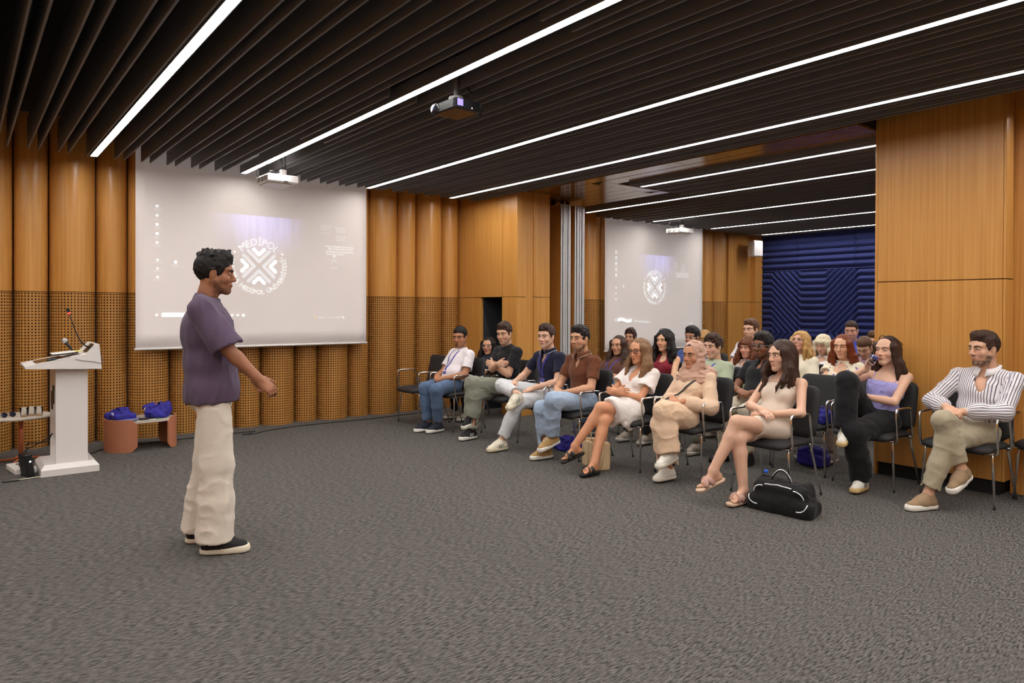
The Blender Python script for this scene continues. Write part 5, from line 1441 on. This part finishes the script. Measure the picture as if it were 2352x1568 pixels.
_, J, B, R = seat('man in navy polo with white tipped collar, ankle resting on his knee', (4.98,5.72), (4.95,5.70,1.155), o, look=(.0,.0,0)); lanyard(_, J['G_polo_shirt'], J, off=.02); collar(_, J, navy, WHT)
wq = J['WL']; d = unit(J['WL']-J['EL']); MB().tube([Vector(wq-d*.022),Vector(wq-d*.006)], .031, 16).build('watch', M_alu, _)
o = dict(who='bearded man in the brown polo shirt', hi=2, skin='olive', hair_m=BLK, hair=('short',dict(thick=.008,top=.028,quiff=.010,amp=.005,seed=9)), beard=.85, lid=.35, s=1.0,
  legs=dict(R=((.43,-.03,.49),(.36,-.05,.105),(1,.0,0)), L=((.42,.12,.585),(.37,.04,.24),(.9,-.05,-.3))),
  arms=dict(L=((.23,.09,.645),(-.5,.75,-.5),(.6,-.72,-.2),(-.2,-.2,-1),dict(curl=.55)), R=((.22,-.06,.66),(-.5,-.75,-.5),(.55,.8,-.2),(-.3,.1,-1),dict(curl=.6))),
  top=T('polo_shirt', brownp, inf=.012, sinf=.018, sleeve=.68, neck='v', fold=.007), pants=T('jeans', lden, inf=.020, wide=.012, toank=.06, fold=.009),
  shoe=dict(um=mat('shoe_tan_suede', srgb(178,142,92), .8), sm=WHS, lace=LACE))
_, J, B, R = seat('bearded man in brown polo shirt and washed jeans, hands clasped', (4.85,5.12), (4.87,5.10,1.155), o, look=(.0,.02,0)); collar(_, J, brownp, mat('cream_trim', srgb(222,200,170), .7))
wl = cloth('white_linen', srgb(228,220,214), .25)
o = dict(who='woman in the white dress', fem=True, hi=2, skin=srgb(206,146,110), hair_m=LBR, hair=('long',dict(len=.30,vol=.008,fx=.085,part=.01,seed=3)), lid=.25, blue=True, s=.97, feet='slides',
  legs=dict(R=((.46,.05,.46),(.60,.07,.115),(1,.05,0)), L=((.47,.02,.575),(.66,-.115,.235),(.85,-.30,-.32))), arms=crossed(.70,.22,.04),
  top=T('dress', wl, inf=.013, sinf=.045, sleeve=.62, neck='open', hem=-.02, fold=.008, ffr=14), skirt=T('skirt', wl, cover=.62, flare=.02, drape=True, inf=.02, fold=.010), merge='dress',
  slide=(mat('slide_black', srgb(26,24,24), .6), mat('slide_check', srgb(40,36,34), .5)), glasses=(M_blackp,.026,.021,.0024))
seat('woman with glasses and long light brown hair in a short white dress', (4.97,4.46), (5.0,4.43,1.06), o, look=(-.0,.0,.05))
o = dict(who='woman in the beige headscarf', fem=True, hi=2, skin=srgb(186,132,100), hair_m=BLK, hair=('none',{}), lid=.35, s=.98, brow=1.2,
  legs=dict(R=((.44,.02,.48),(.36,.03,.105),(1,.0,0)), L=((.45,.05,.60),(.44,.10,.27),(.95,.0,-.25))),
  arms=dict(L=((.27,.10,.67),(-.5,.8,-.5),(.5,-.8,-.25),(-.3,0,-1),dict(curl=.4)), R=((.27,-.01,.69),(-.5,-.8,-.5),(.6,.72,-.25),(-.3,0,-1),dict(curl=.4))),
  top=T('tunic', beige, inf=.018, sinf=.022, sleeve=1.72, rolled=True, neck='crew', hem=-.16, fold=.010), pants=T('trousers', cloth('sand_crepe', srgb(220,188,158), .15), inf=.026, wide=.030, toank=.02, fold=.010),
  shoe=dict(um=WHU, sm=mat('chunky_sole', srgb(214,206,190), .6), lace=LACE, bulk=1.12))
hj, Jh, Bh, Rh = seat('woman in beige headscarf and beige tunic suit with a shoulder strap', (5.10,3.90), (5.10,3.89,1.045), o, look=(.1,.0,0))
c = Jh['c']; s = Jh['s']; F = Field(); Tt = lambda x,y,z: c+Rh@(vv(x,y,z)*s)
F.ell(Tt(-.020,0,.036), np.array((.112,.092,.104))*s, Rh, .02)
for y in (-1,1): F.cone(Tt(.0,y*.062,-.02), Tt(.02,y*.052,-.12), .042, .050, .03)
F.cone(Tt(-.05,0,-.05), Tt(-.045,0,-.14), .07, .085, .04); F.cone(Tt(.03,.0,-.135), Tt(.0,0,-.16), .062, .075, .04)
for i,(zz,rr,tl) in enumerate(((-.150,.032,.06),(-.180,.034,.075),(-.205,.030,.085))):
    for k_ in range(14):
        a0,a1 = 2*PI*k_/14, 2*PI*(k_+1)/14
        P0 = Jh['N']+vv((.052+tl)*.9*math.cos(a0)+.012,(.07+tl)*math.sin(a0),zz+.165-.028*math.cos(a0)); P1 = Jh['N']+vv((.052+tl)*.9*math.cos(a1)+.012,(.07+tl)*math.sin(a1),zz+.165-.028*math.cos(a1)); F.cone(P0,P1,rr,rr,.012)
F.cone(Jh['N']+vv(.11,-.02,-.03), Jh['N']+vv(.15,-.03,-.24), .05, .055, .03); F.cone(Jh['N']+vv(.10,.05,-.05), Jh['N']+vv(.15,.03,-.28), .04, .05, .03)
F.ell(Tt(.120,0,-.004), np.array((.092,.060,.128))*s, Rh, .010, 's')
F.disp(fold_disp(.011, 17, 4, (1,1,1.9))); soft('headscarf', F, .006, cloth('rose_beige_voile', srgb(188,150,130), .1), hj)
F = Field(); F.ell(Tt(-.010,0,.036), np.array((.100,.080,.093))*s, Rh, .02); F.ell(Tt(.135,0,-.02), np.array((.098,.1,.088))*s, Rh, .005, 's'); F.cut(Tt(0,0,.02), Rh@vv(0,0,-1)); F.disp(strand_disp(c,Rh,s,.003,50)); soft('hair', F, .005, hair_mat(*BLK), hj)
ribbon_on(Jh['G_tunic'], Jh, [(.11,1.02),(.10,.92),(.07,.78),(.02,.62),(-.04,.46),(-.10,.30),(-.13,.16)], .018, M_blackp, hj, 'bag_strap', .003, .012)
o = dict(who='woman in the sand mini dress', fem=True, hi=2, skin='fair', hair_m=DBR, hair=('long',dict(len=.36,vol=.012,fx=.10,wave=.014,amp=.005,fr=55,seed=11)), lid=.3, s=1.0, feet='slides', brow=1.0,
  legs=dict(R=((.46,-.02,.485),(.46,.03,.115),(1,-.05,0)), L=((.46,-.03,.605),(.62,-.125,.245),(.85,-.40,-.35))),
  arms=dict(R=((.23,.03,.685),(-.2,-.9,-.4),(.40,.90,-.25),(-.3,0,-1),dict(curl=.25)), L=((.20,.06,.655),(-.2,.9,-.4),(.3,-.95,0),(-.3,0,-1),dict(curl=.4))),
  top=T('mini_dress', cloth('sand_rib_knit', srgb(214,196,178), .12), inf=.006, sleeve=0, neck='strap', strapz=.80, hem=-.02, fold=.003), skirt=T('skirt', cloth('sand_rib_knit', srgb(214,196,178), .12), cover=.52, inf=.006, fold=.003, hemdir=(1,0,-.15)), merge='mini_dress',
  slide=(mat('slide_sand', srgb(206,176,150), .6), mat('slide_satin', srgb(190,150,138), .35)))
_, J, B, R = seat('young woman with long dark wavy hair in a sleeveless sand mini dress', (5.07,3.09), (5.16,3.085,1.085), o, look=(-.0,.0,.03))
for y in (-1,1): ribbon_on(B, J, [(y*.095,.80),(y*.10,.88),(y*.098,.95),(y*.090,1.0)], .020, MATS['sand_rib_knit'], _, 'shoulder_strap', .003, .004)
necklace(_, B, J, M_alu, .80, bead=.0016)
wq = J['WR']; d = unit(J['WR']-J['ER']); MB().tube([Vector(wq-d*.02+q) for q in [vv(0,0,0)]]+[Vector(wq-d*.012)], .030, 14).build('bracelet', mat('pearl', srgb(232,226,218), .25), _)

# ---------------------------------------------------------------- the two chairs against the pier
lil = cloth('lilac_crinkle', srgb(158,152,208), .35)
o = dict(who='woman drinking water', fem=True, hi=2, skin='fair', hair_m=DBR, hair=('long',dict(len=.40,vol=.004,fx=.05,front=False,face=.062,seed=13,amp=.002)), lid=.45, s=1.0, blush=1.6,
  legs=dict(L=((.46,.05,.475),(.36,.07,.105),(1,.1,0)), R=((.37,-.05,.87),(.46,-.02,.50),(.85,.25,-.2))),
  arms=dict(R=((.02,-.055,.965),(-.1,-.8,-.7),(.25,.35,.85),(.0,.9,-.2),dict(curl=.55)), L=((.17,-.03,.74),(-.2,.9,-.4),(.3,-.95,0),(-.4,0,-1),dict(curl=.4))),
  top=T('ruched_top', lil, inf=.016, sleeve=0, neck='strap', strapz=.74, hem=.02, fold=.010, ffr=22, fst=(1,1,1)), pants=T('trousers', cloth('black_crepe', srgb(22,21,23), .1), inf=.020, wide=.026, toank=.02, fold=.008),
  shoe=dict(um=WHU, sm=mat('gum_sole', srgb(206,176,122), .6), stripe=BLU, lace=LACE))
dr, Jd, Bd, Rd = seat('woman in lilac strap top and black trousers drinking from a glass', (6.06,2.77), (6.17,2.715,1.11), o, look=(.15,.05,0))
for y in (-1,1): ribbon_on(Bd, Jd, [(y*.085,.74),(y*.092,.84),(y*.092,.93),(y*.088,1.0)], .008, lil, dr, 'shoulder_strap', .002, .002)
glasses(dr, Jd['c']+Rd@vv(-.062,0,.060), Rd@roty(-.45), 1.0, M_blackp, .027, .021, .003).name = 'sunglasses_on_hair'
wl_ = Matrix.Translation((6.06,2.77,0)) @ Matrix.Rotation(PI,4,'Z')
gp = Jd['WR']+vv(.25,.35,.85)*.085+vv(.02,.035,-.005); gq = wl_ @ Vector(gp)
tb = tumbler((0,0,0), 'small clear water glass held at the lips of the drinking woman', None, .085, .032); tb.matrix_world = Matrix.Translation(gq) @ Matrix.Rotation(.9,4,'Y') @ Matrix.Translation((0,0,-.04))
MB().lathe([(0,.05),(.030,.05),(.0315,.075),(.03,.076)], (0,0,0), 20).build('blue_label', mat('label_blue', srgb(60,80,150), .4), tb)
def stripe_mat():
    m = mat('striped_shirting', (1,1,1), .85); t = NT(m); b = bsdf(m)
    a = t.add('ShaderNodeAttribute', attribute_name='phase'); mu = t.add('ShaderNodeMath', operation='MULTIPLY', i_1=58.0); t.link(a,'Fac',mu,0)
    fr = t.add('ShaderNodeMath', operation='FRACT'); t.link(mu,0,fr,0)
    rp = t.add('ShaderNodeValToRGB'); rp.color_ramp.interpolation = 'CONSTANT'; e = rp.color_ramp.elements
    e[0].position = 0; e[0].color = (*srgb(224,218,218),1); e[1].position = .65; e[1].color = (*srgb(104,100,114),1)
    t.link(fr,0,rp,0); t.link(rp,0,b,'Base Color'); return m
strp = stripe_mat()
o = dict(who='man in the striped shirt', hi=2, skin='light', hair_m=DBR, hair=('short',dict(thick=.006,top=.026,quiff=.012,amp=.004,seed=21)), beard=.95, lid=.35, s=1.03, sw=.19, twist=-.05,
  legs=dict(L=((.44,.02,.50),(.56,-.06,.105),(1,-.35,0)), R=((.46,.0,.645),(.40,.10,.30),(.85,-.1,-.35))),
  arms=dict(L=((.26,.07,.70),(-.3,.9,-.4),(.4,-.9,-.1),(-.3,0,-1),dict(curl=.4)), R=((.27,-.05,.72),(-.3,-.9,-.4),(.6,.75,-.2),(-.3,0,-1),dict(curl=.4))),
  top=T('striped_shirt', strp, inf=.016, sinf=.020, sleeve=1.75, rolled=True, neck='open', hem=-.09, fold=.008, phase=True), pants=T('trousers', cloth('linen_khaki', srgb(164,152,128), .25), inf=.013, wide=.009, toank=.14, fold=.008),
  shoe=dict(um=mat('loafer_suede', srgb(150,124,96), .85), sm=WHS))
st_, J, B, R = seat('bearded man in open striped shirt and khaki linen trousers, legs crossed', (6.13,2.10), (6.16,2.0,1.155), o, look=(-.05,.0,0)); collar(st_, J, strp, spread=1.6)
wq = J['WL']; d = unit(J['WL']-J['EL']); MB().tube([Vector(wq-d*.024),Vector(wq-d*.004)], .032, 16).build('watch', M_alu, st_)
chair(6.60, 1.62, PI, 'empty black upholstered armchair at the end beyond the striped-shirt man')
chair(4.67, 7.80, PI, 'empty black upholstered armchair at the wall end of the front row')
chair(6.10, 3.36, PI, 'empty black upholstered armchair with a blue bag, beside the drinking woman')

# ---------------------------------------------------------------- second row and behind: (label, who, head in room, options)
leg_f = sit_legs('flat'); leg_x = sit_legs('LoverR')
def back(label, who, headw, hi=1, dx=0., dy=0., **o):
    o.setdefault('legs', leg_f); o.setdefault('arms', lap()); o['who'] = who; o['hi'] = hi; lk = o.pop('lk',(0,0,0))
    cp = (headw[0]-.06+dx, headw[1]+dy); return seat(label, cp, headw, o, look=lk)
shd = dict(um=BLU, sm=mat('grey_sole', srgb(120,116,110), .6)); shw = dict(um=mat('shoe_taupe', srgb(150,138,124), .7), sm=mat('pale_sole', srgb(196,190,178), .6))
teal = cloth('dark_navy_knit', srgb(34,40,54), .1)
back('woman with round glasses and long dark hair in a navy top', 'woman with round glasses', (5.60,7.63,.955), fem=True, skin='olive', hair_m=BLK, hair=('long',dict(len=.34,vol=.010,seed=4)), lip=srgb(160,70,70), top=T('top',teal,sleeve=.7), pants=T('trousers',blackc), arms=crossed(.72,.16), glasses=(M_alu,.027,.023,.0013), shoe=shw, L=.40)
o_ = back('young woman with long brown hair in a brown printed T-shirt and lanyard', 'woman in the brown T-shirt', (6.28,5.90,1.015), fem=True, skin='olive', hair_m=DBR, hair=('long',dict(len=.36,vol=.008,fx=.09,seed=6)), top=T('t_shirt',cloth('cocoa_cotton', srgb(92,58,46), .1),sleeve=.72,inf=.018,sinf=.024), pants=T('jeans',den), arms=lap(.70), shoe=shd); lanyard(o_[0], o_[1]['G_t_shirt'], o_[1])
o_ = back('woman with voluminous dark hair in a red sleeveless top', 'woman in the red top', (6.25,5.17,1.10), fem=True, skin=srgb(216,166,132), hair_m=BLK, hair=('long',dict(len=.38,vol=.020,fx=.03,wave=.016,amp=.008,fr=45,seed=8)), top=T('tank_top',cloth('crimson_knit', srgb(122,32,44), .15),sleeve=0,neck='tank'), pants=T('trousers',blackc), arms=lap(.68), shoe=shw); necklace(o_[0], o_[2], o_[1], M_alu, .86, bead=.0014)
glasses(o_[0], o_[1]['c']+o_[3]@vv(-.070,0,.066), o_[3]@roty(-.5), 1.0, M_blackp, .027, .021, .003).name = 'sunglasses_on_hair'
o_ = back('young man with curly dark hair in a sage green T-shirt and blue lanyard', 'man in the sage T-shirt', (6.28,4.545,1.055), skin='fair', hair_m=DBR, hair=('short',dict(thick=.016,top=.034,quiff=.012,amp=.010,fr=60,st=(1,1,1),seed=10)), top=T('t_shirt',cloth('sage_cotton', srgb(164,172,146), .1),sleeve=.72,inf=.018,sinf=.024), pants=T('trousers',greyg), shoe=shw, blush=1.6); lanyard(o_[0], o_[1]['G_t_shirt'], o_[1])
o_ = back('man with clear-framed glasses and goatee in a black polo shirt', 'man in the black polo', (6.24,3.93,1.095), skin='brown', hair_m=BLK, hair=('short',dict(thick=.014,top=.032,quiff=.010,amp=.006,seed=12)), beard=.75, top=T('polo_shirt',blackc,sleeve=.66,neck='v'), pants=T('trousers',cloth('stone_chino', srgb(196,184,162), .15)), glasses=(mat('clear_frame', srgb(170,170,178), .15, trans=.4),.027,.021,.0024), shoe=dict(um=M_blackp, sm=M_rubber)); collar(o_[0], o_[1], blackc)
cu = back('woman with curly chestnut hair in a grey sleeveless top holding a paper cup', 'woman with curly chestnut hair', (7.25,4.765,1.005), fem=True, skin='rosy', hair_m=CBR, hair=('long',dict(len=.30,vol=.022,fx=.06,wave=.012,amp=.009,fr=48,st=(1,1,.45),fringe=1,seed=14)), top=T('tank_top',cloth('dove_grey_rib', srgb(176,162,156), .15),sleeve=0,neck='tank'), pants=T('trousers',cloth('olive_pattern', srgb(120,122,96), .2)), arms=dict(L=((.24,.10,.72),(-.5,.8,-.5),(.5,-.8,.0),(-.3,0,-1),dict(curl=.4)), R=((.25,-.03,.76),(-.5,-.8,-.4),(.75,.3,.3),(.1,1,0),dict(curl=.55))), shoe=shw)
p_ = Matrix.Translation((7.19,4.765,0)) @ Matrix.Rotation(PI,4,'Z') @ Vector(cu[1]['WR']+vv(.07,.035,-.02))
r = empty('paper_cup', p_, 0, 'white paper cup held by the woman with curly chestnut hair', 'cup'); MB().lathe([(0,0),(.024,0),(.032,.08),(.034,.082),(.031,.08),(.023,.004),(0,.004)], (0,0,0), 18).build('cup', M_pap, r)
back('man with wavy brown hair and tanned face behind the brown T-shirt woman', 'man with wavy brown hair', (8.15,7.41,1.021), hi=0, skin='med', hair_m=DBR, hair=('short',dict(thick=.014,top=.034,quiff=.014,amp=.010,fr=50,seed=15)), beard=.3, top=T('t_shirt',cloth('charcoal_cotton', srgb(58,50,50), .1),sleeve=.7), pants=T('trousers',blackc), shoe=shd)
back('young man with black hair and clear glasses in a blue T-shirt', 'man in the blue T-shirt', (7.15,5.48,1.105), hi=0, skin='tan', hair_m=BLK, hair=('short',dict(thick=.014,top=.034,quiff=.018,amp=.005,seed=16)), top=T('t_shirt',cloth('mid_blue_cotton', srgb(62,84,140), .1),sleeve=.7), pants=T('trousers',blackc), glasses=(M_alu,.028,.022,.0014), shoe=shd)
back('woman with short ash blond hair looking down behind the sage T-shirt', 'woman with ash blond hair', (8.15,6.04,1.043), hi=0, fem=True, skin='fair', hair_m=GLD, hair=('long',dict(len=.20,vol=.012,fringe=1,seed=17)), lk=(0,-.35,0), lid=.7, top=T('top',cloth('apricot_knit', srgb(212,170,130), .1),sleeve=0,neck='tank'), pants=T('trousers',blackc), shoe=shw)
back('tall man with short brown hair in a white T-shirt behind the curly chestnut woman', 'tall man in the white T-shirt', (8.15,5.31,1.19), hi=0, skin='fair', hair_m=BRN, hair=('short',dict(thick=.009,top=.030,quiff=.008,seed=18)), s=1.05, top=T('t_shirt',whiteT,sleeve=.72,inf=.022,sinf=.03), pants=T('trousers',den), shoe=shw, lk=(-.1,0,0))
back('woman with long curly golden hair tilting her head back in a cream hoodie', 'woman in the cream hoodie', (7.35,4.17,1.09), hi=0, fem=True, skin='rosy', hair_m=GLD, hair=('long',dict(len=.34,vol=.024,fx=.06,wave=.014,amp=.009,fr=42,st=(1,1,.4),seed=19)), lk=(.1,.38,.0), lid=.7, top=T('hoodie',cloth('cream_fleece', srgb(224,214,190), .1),sleeve=1.9,inf=.026,sinf=.026), pants=T('trousers',den), glasses=(M_alu,.026,.020,.0012), shoe=shw)
o_ = back('woman with platinum blond fringe in a white top looking down', 'woman with platinum hair', (8.3,4.415,1.025), hi=0, fem=True, skin='fair', hair_m=WBL, brow_m=LBR, hair=('long',dict(len=.22,vol=.018,fringe=1,wave=.012,amp=.006,seed=20)), lk=(.1,-.22,0), lid=.8, top=T('tank_top',whiteT,sleeve=0,neck='tank'), pants=T('trousers',den), shoe=shw); necklace(o_[0], o_[2], o_[1], M_alu, .84, bead=.0014)
flor = mat('floral_print', (1,1,1), .85)
t_ = NT(flor); vo = t_.add('ShaderNodeTexVoronoi'); vo.inputs['Scale'].default_value = 24; vo.inputs['Randomness'].default_value = 1; tcn = t_.add('ShaderNodeTexCoord'); t_.link(tcn,'Object',vo,'Vector')
rp_ = t_.add('ShaderNodeValToRGB'); rp_.color_ramp.elements[0].position = .28; rp_.color_ramp.elements[0].color = (*srgb(140,116,178),1); rp_.color_ramp.elements[1].position = .36; rp_.color_ramp.elements[1].color = (*srgb(232,222,196),1); e_ = rp_.color_ramp.elements.new(.32); e_.color = (*srgb(150,160,130),1)
t_.link(vo,'Distance',rp_,0); t_.link(rp_,0,bsdf(flor),'Base Color')
o_ = back('woman with auburn hair and pearl necklace in a cream floral blouse', 'woman in the floral blouse', (6.95,3.49,1.088), fem=True, skin=srgb(226,178,146), hair_m=RED, brow_m=DBR, hair=('long',dict(len=.34,vol=.008,fx=.03,front=False,face=.062,seed=22)), lid=.62, lk=(.25,-.05,0), top=T('floral_blouse',flor,sleeve=.45,sinf=.034,neck='scoop',fold=.006), pants=T('trousers',cloth('cream_cotton', srgb(222,212,192), .1)), arms=crossed(.76), shoe=shw); necklace(o_[0], o_[2], o_[1], mat('pearl', srgb(232,226,218), .25), .80, bead=.004)
back('heavyset man with short dark hair in a blue shirt before the blue wall', 'man in the blue shirt', (9.9,4.85,1.158), hi=0, skin='rosy', hair_m=DBR, hair=('short',dict(thick=.004,top=.020,seed=23)), s=1.06, lid=.7, lk=(.2,-.1,0), top=T('shirt',cloth('royal_blue_cotton', srgb(70,88,186), .1),sleeve=1.8,neck='v',belly=.03), pants=T('trousers',blackc), shoe=shd)
back('woman with tied-back brown hair bending her head down', 'woman with tied-back hair', (8.0,3.77,1.03), hi=0, fem=True, skin='fair', hair_m=BRN, hair=('short',dict(thick=.004,top=.014,hl=-.006,amp=.002,seed=24)), lk=(.2,-.5,0), lid=.85, top=T('top',cloth('dusty_mauve', srgb(150,120,130), .1),sleeve=.5), pants=T('trousers',blackc), shoe=shw)
back('man with wavy brown hair and moustache partly behind the pier', 'man partly behind the pier', (9.0,4.12,1.05), hi=0, skin='med', hair_m=BRN, hair=('short',dict(thick=.012,top=.032,quiff=.014,amp=.008,seed=25)), beard=.35, lk=(.15,-.05,0), top=T('t_shirt',blackc,sleeve=.7), pants=T('trousers',blackc), shoe=shd)
# ================================================================== BAGS AND SMALL THINGS
def bagF(lo, hi, r, seed, amp=.012, fr=9, slump=0.0):
    """soft box-like bag"""
    lo, hi = np.array(lo,float), np.array(hi,float); F = Field()
    xs = np.linspace(lo[0]+r, hi[0]-r, 3); ys = np.linspace(lo[1]+r, hi[1]-r, 4); zs = np.linspace(lo[2]+r, hi[2]-r, 3)
    for i,x in enumerate(xs):
        for j,y in enumerate(ys[:-1]):
            for k,z in enumerate(zs): F.cone((x,y,z-slump*k*abs(j-1)*.3),(x,ys[j+1],z-slump*k*abs(j-.0)*.3), r, r, r*.9)
    F.disp(fold_disp(amp, fr, seed, (1,1,1))); F.cut((0,0,lo[2]+.004),(0,0,-1)); return F
def tote(loc, rz, size, label, seed, grp='blue canvas event bags', mark=True, m=None, flat=False):
    r = empty('tote_bag', loc, rz, label, 'bag', grp); x,y,z = size
    F = Field(); rr = np.random.RandomState(seed)
    F.box((0,0,z*.26),(x*.46,y*.46,z*.26),min(x,z)*.16,None,.03)
    for i in range(7):
        Rr = rotz(rr.uniform(-.9,.9))@roty(rr.uniform(-.6,.6))@rotx(rr.uniform(-.6,.6))
        F.box((rr.uniform(-.22,.22)*x, rr.uniform(-.28,.28)*y, z*rr.uniform(.35,.62)), (x*rr.uniform(.16,.30),y*rr.uniform(.14,.28),z*rr.uniform(.10,.26)), .012, Rr, .022)
    F.disp(fold_disp(.014, 17, seed, (1,1,1))); F.cut((0,0,.003),(0,0,-1)); soft('bag', F, .007, m or M_blue_tote, r)
    if mark:
        b_ = np.array([vv(-.5+.0*q, -y*.1, z*.42) for q in range(1)])[0]
        P = np.array([vv(t,-y*.12,z*.5) for t in np.linspace(-.4,.1,200)]); k = np.argmax(F.at(P) < 0); p = P[k]+vv(-.004,0,0)
        mb = MB(); mb.tube([p+vv(0,.018*math.cos(t),.018*math.sin(t)) for t in [2*PI*i/12 for i in range(12)]], .003, 6, closed=True); mb.build('printed_mark', M_print, r)
        mb = MB(); mb.tube([p+vv(0,-.022,.018),p+vv(0,-.022,-.018)], .003, 6); mb.build('printed_mark', M_print, r)
    for sgn in (-1,1):
        P0 = vv(0,sgn*y*.12,z*.78); MB().tube([P0+vv(x*.18*sgn,-y*.25,-z*.25), P0+vv(x*.1*sgn,-y*.1,.02), P0+vv(x*.05,y*.12,.015), P0+vv(-x*.1,y*.3,-z*.3)], [(.002,.011)]*4, 6, flat=(0,0,1)).build('handle', m or M_blue_tote, r)
    return r
tote((1.30,8.14,.306), .3, (.22,.30,.13), 'royal blue canvas bag lying flat on the left of the low oval table', 3)
tote((1.66,8.16,.306), -.4, (.24,.34,.17), 'royal blue canvas bag bulging on the right of the low oval table', 8)
tote((4.93,6.19,.452), PI, (.20,.15,.22), 'royal blue canvas bag on the chair seat beside the grey-green trousers', 12)
tote((6.02,3.24,.452), PI, (.24,.24,.17), 'royal blue canvas bag lying on the empty chair seat beside the drinking woman', 17)
tote((4.95,5.36,.0), PI, (.26,.24,.16), 'royal blue canvas bag on the carpet beside the brown polo man', 21)
tote((6.28,3.42,.0), PI, (.22,.26,.22), 'royal blue canvas bag on the carpet below an empty chair', 25)
chair(6.05, 6.70, PI, 'empty black upholstered armchair before the pier in the second row')
for i,(x,y,l) in enumerate(((7.25,6.30,'behind the brown T-shirt woman'),(8.2,6.70,'by the second screen'),(9.0,6.0,'under the corner of the second screen'),(9.0,5.3,'behind the tall man in white'),(8.9,3.4,'behind the man at the pier'))):
    chair(x, y, PI, 'empty black upholstered armchair '+l)
# black duffel with white piping
r = empty('duffel_bag', (4.66,2.77,0), PI+.1, 'black duffel bag with white piping standing on the carpet beside the sand dress', 'bag')
M_bb = cloth('black_neoprene', srgb(20,19,20), .08, .7)
F = Field(); F.box((0,0,.055),(.105,.245,.058),.04,None,.03); F.box((-.005,0,.15),(.09,.205,.068),.045,None,.045); F.box((-.03,.0,.19),(.05,.19,.03),.02,rotx(.03),.03)
F.disp(fold_disp(.012, 10, 2, (1,1,1))); F.cut((0,0,.003),(0,0,-1)); soft('bag', F, .008, M_bb, r)
def proj_pts(F, pts, d): 
    out = []
    for p in pts:
        P = np.array([np.asarray(p,float)+np.asarray(d,float)*t for t in np.linspace(.35,-.2,180)]); k = np.argmax(F.at(P) < 0); out.append(P[k]+np.asarray(d,float)*.002)
    return out
for y0,z0,sg,sz in ((.185,.185,1,1),(-.185,.185,-1,1),(.215,.05,1,-1),(-.215,.05,-1,-1)):
    arcp = [(0, y0-sg*.06*(1-math.cos(t)), z0-.035*sz+.055*sz*math.sin(t)-.02*sz) for t in np.linspace(0,PI*.55,9)]
    MB().tube(proj_pts(F, arcp, (1,0,0)), .0038, 6).build('piping', M_print, r)
MB().tube(proj_pts(F, [(0,y,.205-.01*abs(y)*8) for y in np.linspace(-.10,.10,9)], (1,0,.0)), .004, 6).build('piping', M_print, r)
hp = [(.02,-.075+.15*i/12,.215+.085*math.sin(PI*i/12)**.7) for i in range(13)]
h_ = MB().tube(hp, [(.005,.012)]*13, 8, flat=(0,0,1)).build('handle', M_bb, r); MB().tube([(p[0],p[1],p[2]+.006) for p in hp], .004, 6).build('piping', M_print, h_)
r = empty('water_bottle', (4.70,2.93,.17), 0, 'clear water bottle with blue cap sticking out of the black duffel', 'bottle')
MB().lathe([(0,0),(.028,0),(.03,.01),(.03,.05),(.018,.075),(.013,.08)], (0,0,0), 18).build('bottle', M_glass, r)
MB().lathe([(.0,.098),(.016,.098),(.0165,.078),(0,.078)], (0,0,0), 18).build('cap', mat('cap_blue', srgb(40,96,200), .4), r)
# beige handbag
r = empty('handbag', (4.60,4.60,0), PI-.35, 'beige leather tote handbag standing on the carpet behind the white dress woman\'s legs', 'bag')
M_bl = mat('beige_leather', srgb(206,178,140), .5)
F = Field(); F.box((0,0,.125),(.075,.155,.127),.018,None,.02); F.box((0,0,.25),(.05,.11,.05),.02,None,.02,'s'); F.disp(fold_disp(.004, 8, 5, (1,1,1))); soft('bag', F, .008, M_bl, r)
for x in (-.07,.07):
    MB().tube([(x,-.08,.23),(x*1.1,-.06,.33),(x*.8,.0,.36),(x*1.1,.06,.33),(x,.08,.23)], [(.003,.010)]*5, 6, flat=(1,0,0)).build('handle', M_bl, r)
MB().tube([(0,.15,.23),(.02,.20,.18),(.05,.22,.05),(.06,.18,.008),(.02,.13,.008)], [(.003,.011)]*5, 6, flat=(0,1,0)).build('shoulder_strap', M_bl, r)
MB().tube([(.076,0,.02),(.079,0,.12),(.076,0,.24)], .0025, 6).build('seam', mat('beige_seam', srgb(176,148,112), .6), r)
